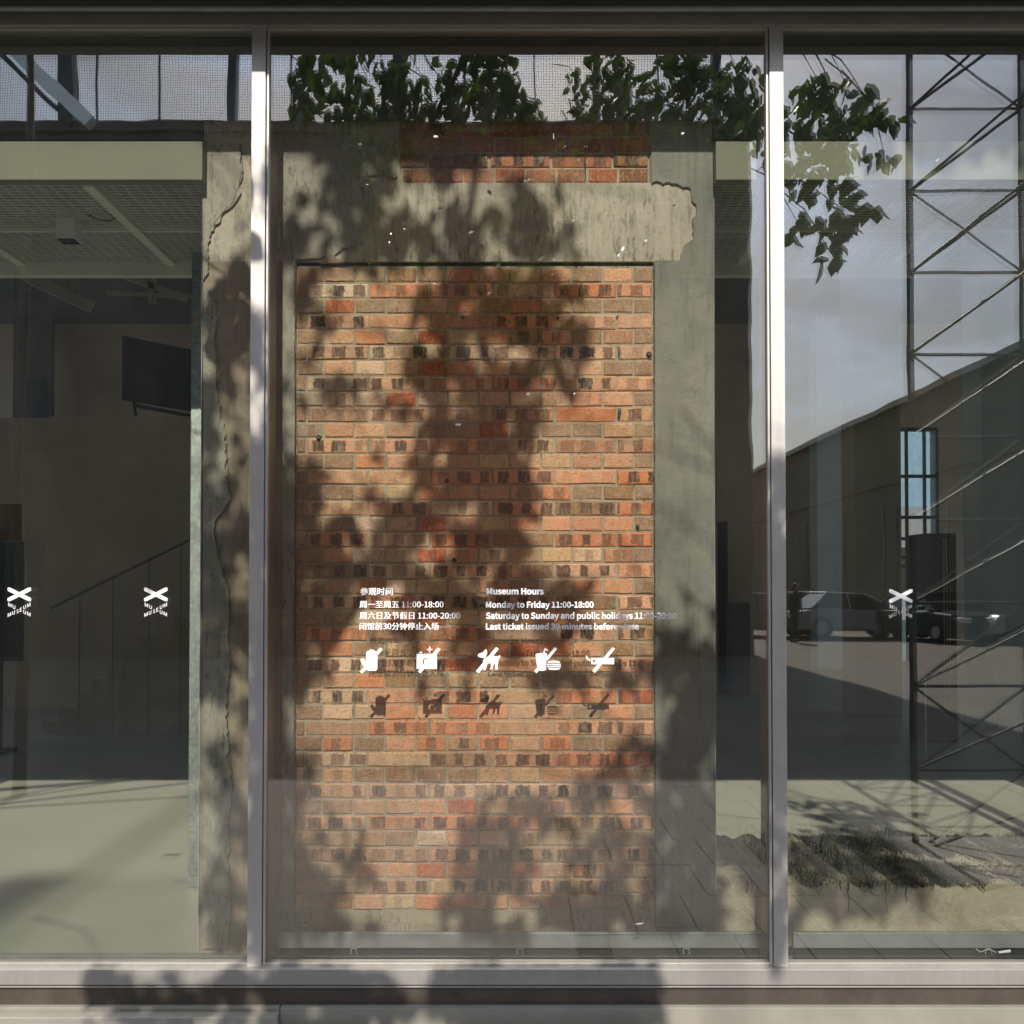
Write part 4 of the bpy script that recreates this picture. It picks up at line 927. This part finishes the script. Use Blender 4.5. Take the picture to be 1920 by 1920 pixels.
def tree(name, base, topz, lab, cr_, clus, near):
    t = thing(name, base, lab, 'tree', 'street trees mirrored in the glass')
    b = Vector(base); pts = [b, b + Vector((.03, .02, 1.2)), b + Vector((-.02, .05, 2.4)), b + Vector((.05, 0, topz * .7)), b + Vector((.0, -.05, topz))]
    MB().tube(pts, [.055, .048, .042, .035, .018], 10).build('trunk', MAT['bark'], t, smooth=True)
    bough = [b + Vector((.0, 0, topz)), Vector((.3, .9, 7.3)), Vector((1.3, 1.35, 7.45)), Vector((2.3, 1.45, 7.2))]
    MB().tube(bough, [.04, .03, .02, .012], 8).build('limb', MAT['bark'], t, smooth=True)
    MB().tube([b + Vector((0, 0, 6.6)), Vector((-2.2, -.4, 7.3)), Vector((-.2, -.35, 7.1)), Vector((-.37, -.30, 5.9)), Vector((-.65, -.33, 5.35)), Vector((-.9, -.35, 4.95))], [.05, .04, .035, .03, .026, .012], 8).build('limb', MAT['bark'], t, smooth=True)
    for q in ((-1.0, -1.6, 7.0), (1.2, -2.2, 7.2), (.5, -1.0, 7.5), (-1.5, .2, 7.0), (.1, 1.0, 7.2)):
        MB().tube([b + Vector((.02, 0, topz * .86)), b.lerp(Vector(q), .5) + Vector((0, 0, 3.9)), Vector(q)], [.016, .010, .005], 8).build('limb', MAT['bark'], t, smooth=True)
    for k, c in enumerate(clus):
        if c.z < 2.4 or (k % 2 and c.x < 1.2): continue
        if k % 3 == 0: continue
        s0 = c + Vector((rt.uniform(-.55, -.2), rt.uniform(-.2, .3), rt.uniform(.25, .5)))
        mid = s0.lerp(c, .5) + Vector((rt.uniform(-.03, .06), rt.uniform(-.04, .04), .07))
        MB().tube([s0, mid, c], [.006, .005, .0025], 5).build('twig', MAT['bark'], t, smooth=True)
    me = bpy.data.meshes.new('foliage'); me.from_pydata(cr_.v, [], cr_.f); me.materials.append(MAT['leaf'])
    o = bpy.data.objects.new('foliage', me); COL.objects.link(o); put(o, t); o['kind'] = 'stuff'
    single = MB(); single.v = [tuple(v) for v in LV]; single.f = list(LF)
    lm = bpy.data.meshes.new('leaf'); lm.from_pydata(single.v, [], single.f); lm.materials.append(MAT['leaf'])
    for p, s_ in near:
        o = bpy.data.objects.new('leaf', lm); COL.objects.link(o); put(o, t); o.location = p; o.scale = (s_,) * 3
        o.rotation_euler = (R(-90) + rt.gauss(0, .6), rt.gauss(0, .45), rt.uniform(0, 6.28))
    return t
crown.f += [tuple(len(crown.v) + i for i in f) for f in crown_b.f]; crown.v += crown_b.v
tree('street_tree', (-3.9, -.35, 0), 7.0, 'broad-leaved tree behind the viewer, mirrored in the glass, dappling the bricks with shade', crown, clusters, [(p, s_) for p, s_, l in near_pts])
# verge of grass round the second tree
def spot2(r): return (r.uniform(1.5, 5.5), r.uniform(.9, 2.2), 0)
o = blades('verge_grass', MAT['drygrass'], spot2, 6000, .03, .12, 0, 9); tag(o, 'strip of short rough grass on the pavement beside the tower', 'grass', kind='stuff')

# parked cars mirrored low in the right pane
def car(loc, rz, col, lab, name='parked_car'):
    paint = plain('car_paint', col, .25, .3, .03, 2, 0, .8)
    t = thing(name, (0, 0, 0), lab, 'car', 'cars parked along the street')
    prof = [(-2.2, .30), (-2.22, .62), (-2.10, .86), (-1.5, .93), (-1.30, .95), (.95, .95), (2.0, .80), (2.2, .60), (2.2, .30), (1.75, .28), (1.05, .28), (-1.05, .28), (-1.75, .28)]
    MB().prism(prof, -.86, .86).build('body', paint, t, .05)
    v = []; lo = [(-1.62, .945), (1.05, .945)]; hi = [(-1.05, 1.42), (.25, 1.44)]
    mb = MB(); mb.v = [(-1.75, -.80, .95), (1.15, -.80, .95), (1.15, .80, .95), (-1.75, .80, .95), (-1.1, -.62, 1.42), (.25, -.62, 1.44), (.25, .62, 1.44), (-1.1, .62, 1.42)]
    mb.f = [(0, 1, 5, 4), (1, 2, 6, 5), (2, 3, 7, 6), (3, 0, 4, 7), (4, 5, 6, 7)]
    mb.build('windows', MAT['car_glass'], t, .03)
    MB().box(-1.12, -.63, 1.415, .27, .63, 1.47).build('roof', paint, t, .03)
    for s_ in (-1, 1):
        for k, (a, b) in enumerate((((-1.72, .96), (-1.1, 1.43)), ((-.4, .96), (-.4, 1.44)), ((1.12, .96), (.25, 1.45)))):
            MB().tube([(a[0], s_ * .81, a[1]), (b[0], s_ * .635, b[1])], .035, 5).build('pillar', paint, t)
        for x in (-1.4, 1.4):
            w = MB().tube([(x, s_ * .66, .33), (x, s_ * .875, .33)], .33, 20).build('wheel', MAT['black'], t)
            MB().tube([(x, s_ * .86, .33), (x, s_ * .885, .33)], .2, 12).build('rim', MAT['alu'], w)
        MB().box(2.08, s_ * .55 - .2, .60, 2.215, s_ * .55 + .2, .74).build('headlight', MAT['vinyl'], t, .03)
        MB().box(-2.235, s_ * .6 - .15, .64, -2.12, s_ * .6 + .15, .80).build('tail_light', plain('tail_red', (.35, .02, .02), .3), t, .02)
        MB().box(.72, s_ * .87, .98, .92, s_ * 1.0, 1.1).build('mirror', paint, t, .03)
    t.location = loc; t.rotation_euler = (0, 0, rz)
    for ch in t.children: ch.matrix_parent_inverse = Matrix.Identity(4)
    return t
def at_ref(px, zv): p = V(px, 1100, zv); return (p.x, p.y, 0)
car(at_ref(1440, 34), R(8), (.12, .13, .15), 'dark grey saloon parked leftmost in the mirrored street')
car(at_ref(1590, 33), R(-12), (.42, .43, .45), 'silver saloon parked second in the mirrored street')
car(at_ref(1745, 31), R(75), (.04, .05, .07), 'black saloon parked end-on under the mirrored tower')
car(at_ref(1950, 30), R(170), (.80, .80, .80), 'white saloon parked rightmost in the mirrored street')

car(at_ref(1500, 40), R(6), (.55, .55, .56), 'pale grey saloon farthest along the mirrored street')
# person in the mirrored street
def person(loc, lab):
    t = thing('person', (0, 0, 0), lab, 'person')
    def skin(name, mat, vs, es, rad, sub=2):
        me = bpy.data.meshes.new(name); me.from_pydata(vs, es, []); me.materials.append(mat)
        o = bpy.data.objects.new(name, me); COL.objects.link(o); put(o, t)
        md = o.modifiers.new('s', 'SKIN'); me.skin_vertices[0].data[0].use_root = True
        for i, r_ in enumerate(rad): me.skin_vertices[0].data[i].radius = (r_, r_ * .8)
        o.modifiers.new('u', 'SUBSURF').levels = sub; o.modifiers['u'].render_levels = sub; return o
    vs = [(0, 0, .92), (0, 0, 1.15), (0, .01, 1.40), (0, 0, 1.50), (0, -.02, 1.62), (0, -.01, 1.70),
          (.17, 0, 1.40), (.22, .03, 1.14), (.20, -.05, .90), (.20, -.07, .82), (-.17, 0, 1.40), (-.22, .03, 1.14), (-.20, -.05, .90), (-.20, -.07, .82),
          (.09, 0, .88), (.10, -.06, .50), (.10, .02, .09), (.10, -.12, .04), (-.09, 0, .88), (-.10, .05, .50), (-.10, .16, .10), (-.10, .05, .04)]
    es = [(0, 1), (1, 2), (2, 3), (3, 4), (4, 5), (2, 6), (6, 7), (7, 8), (8, 9), (2, 10), (10, 11), (11, 12), (12, 13), (0, 14), (14, 15), (15, 16), (16, 17), (0, 18), (18, 19), (19, 20), (20, 21)]
    rad = [.14, .14, .16, .055, .085, .075, .06, .045, .035, .03, .06, .045, .035, .03, .09, .065, .045, .04, .09, .065, .045, .04]
    skin('body', plain('dark_clothes', (.035, .035, .045), .8), vs, es, rad)
    hd = MB(); skm = plain('skin_tone', (.32, .2, .14), .6)
    MB().tube([(0, -.03, 1.53), (0, -.04, 1.58), (0, -.035, 1.66), (0, -.02, 1.72)], [.05, .08, .085, .05], 12).build('face', skm, t, smooth=True)
    MB().tube([(0, .02, 1.57), (0, .02, 1.66), (0, 0, 1.74), (0, -.01, 1.765)], [.085, .1, .085, .03], 12).build('hair', MAT['black'], t, smooth=True)
    for sx_ in (-.2, .2): MB().tube([(sx_, -.07, .84), (sx_, -.09, .76), (sx_, -.10, .70)], [.03, .035, .015], 8).build('hand', skm, t)
    for sx_, y_ in ((.10, -.12), (-.10, .05)): MB().tube([(sx_, y_ + .14, .045), (sx_, y_ + .02, .05), (sx_, y_ - .1, .035)], [.045, .05, .03], 8).build('shoe', MAT['black'], t)
    for ch in t.children: ch.matrix_parent_inverse = Matrix.Identity(4)
    t.location = loc; t.rotation_euler = (0, 0, R(160)); return t
person(at_ref(1492, 30.5), 'person in dark clothes walking in the mirrored street beyond the right mullion')
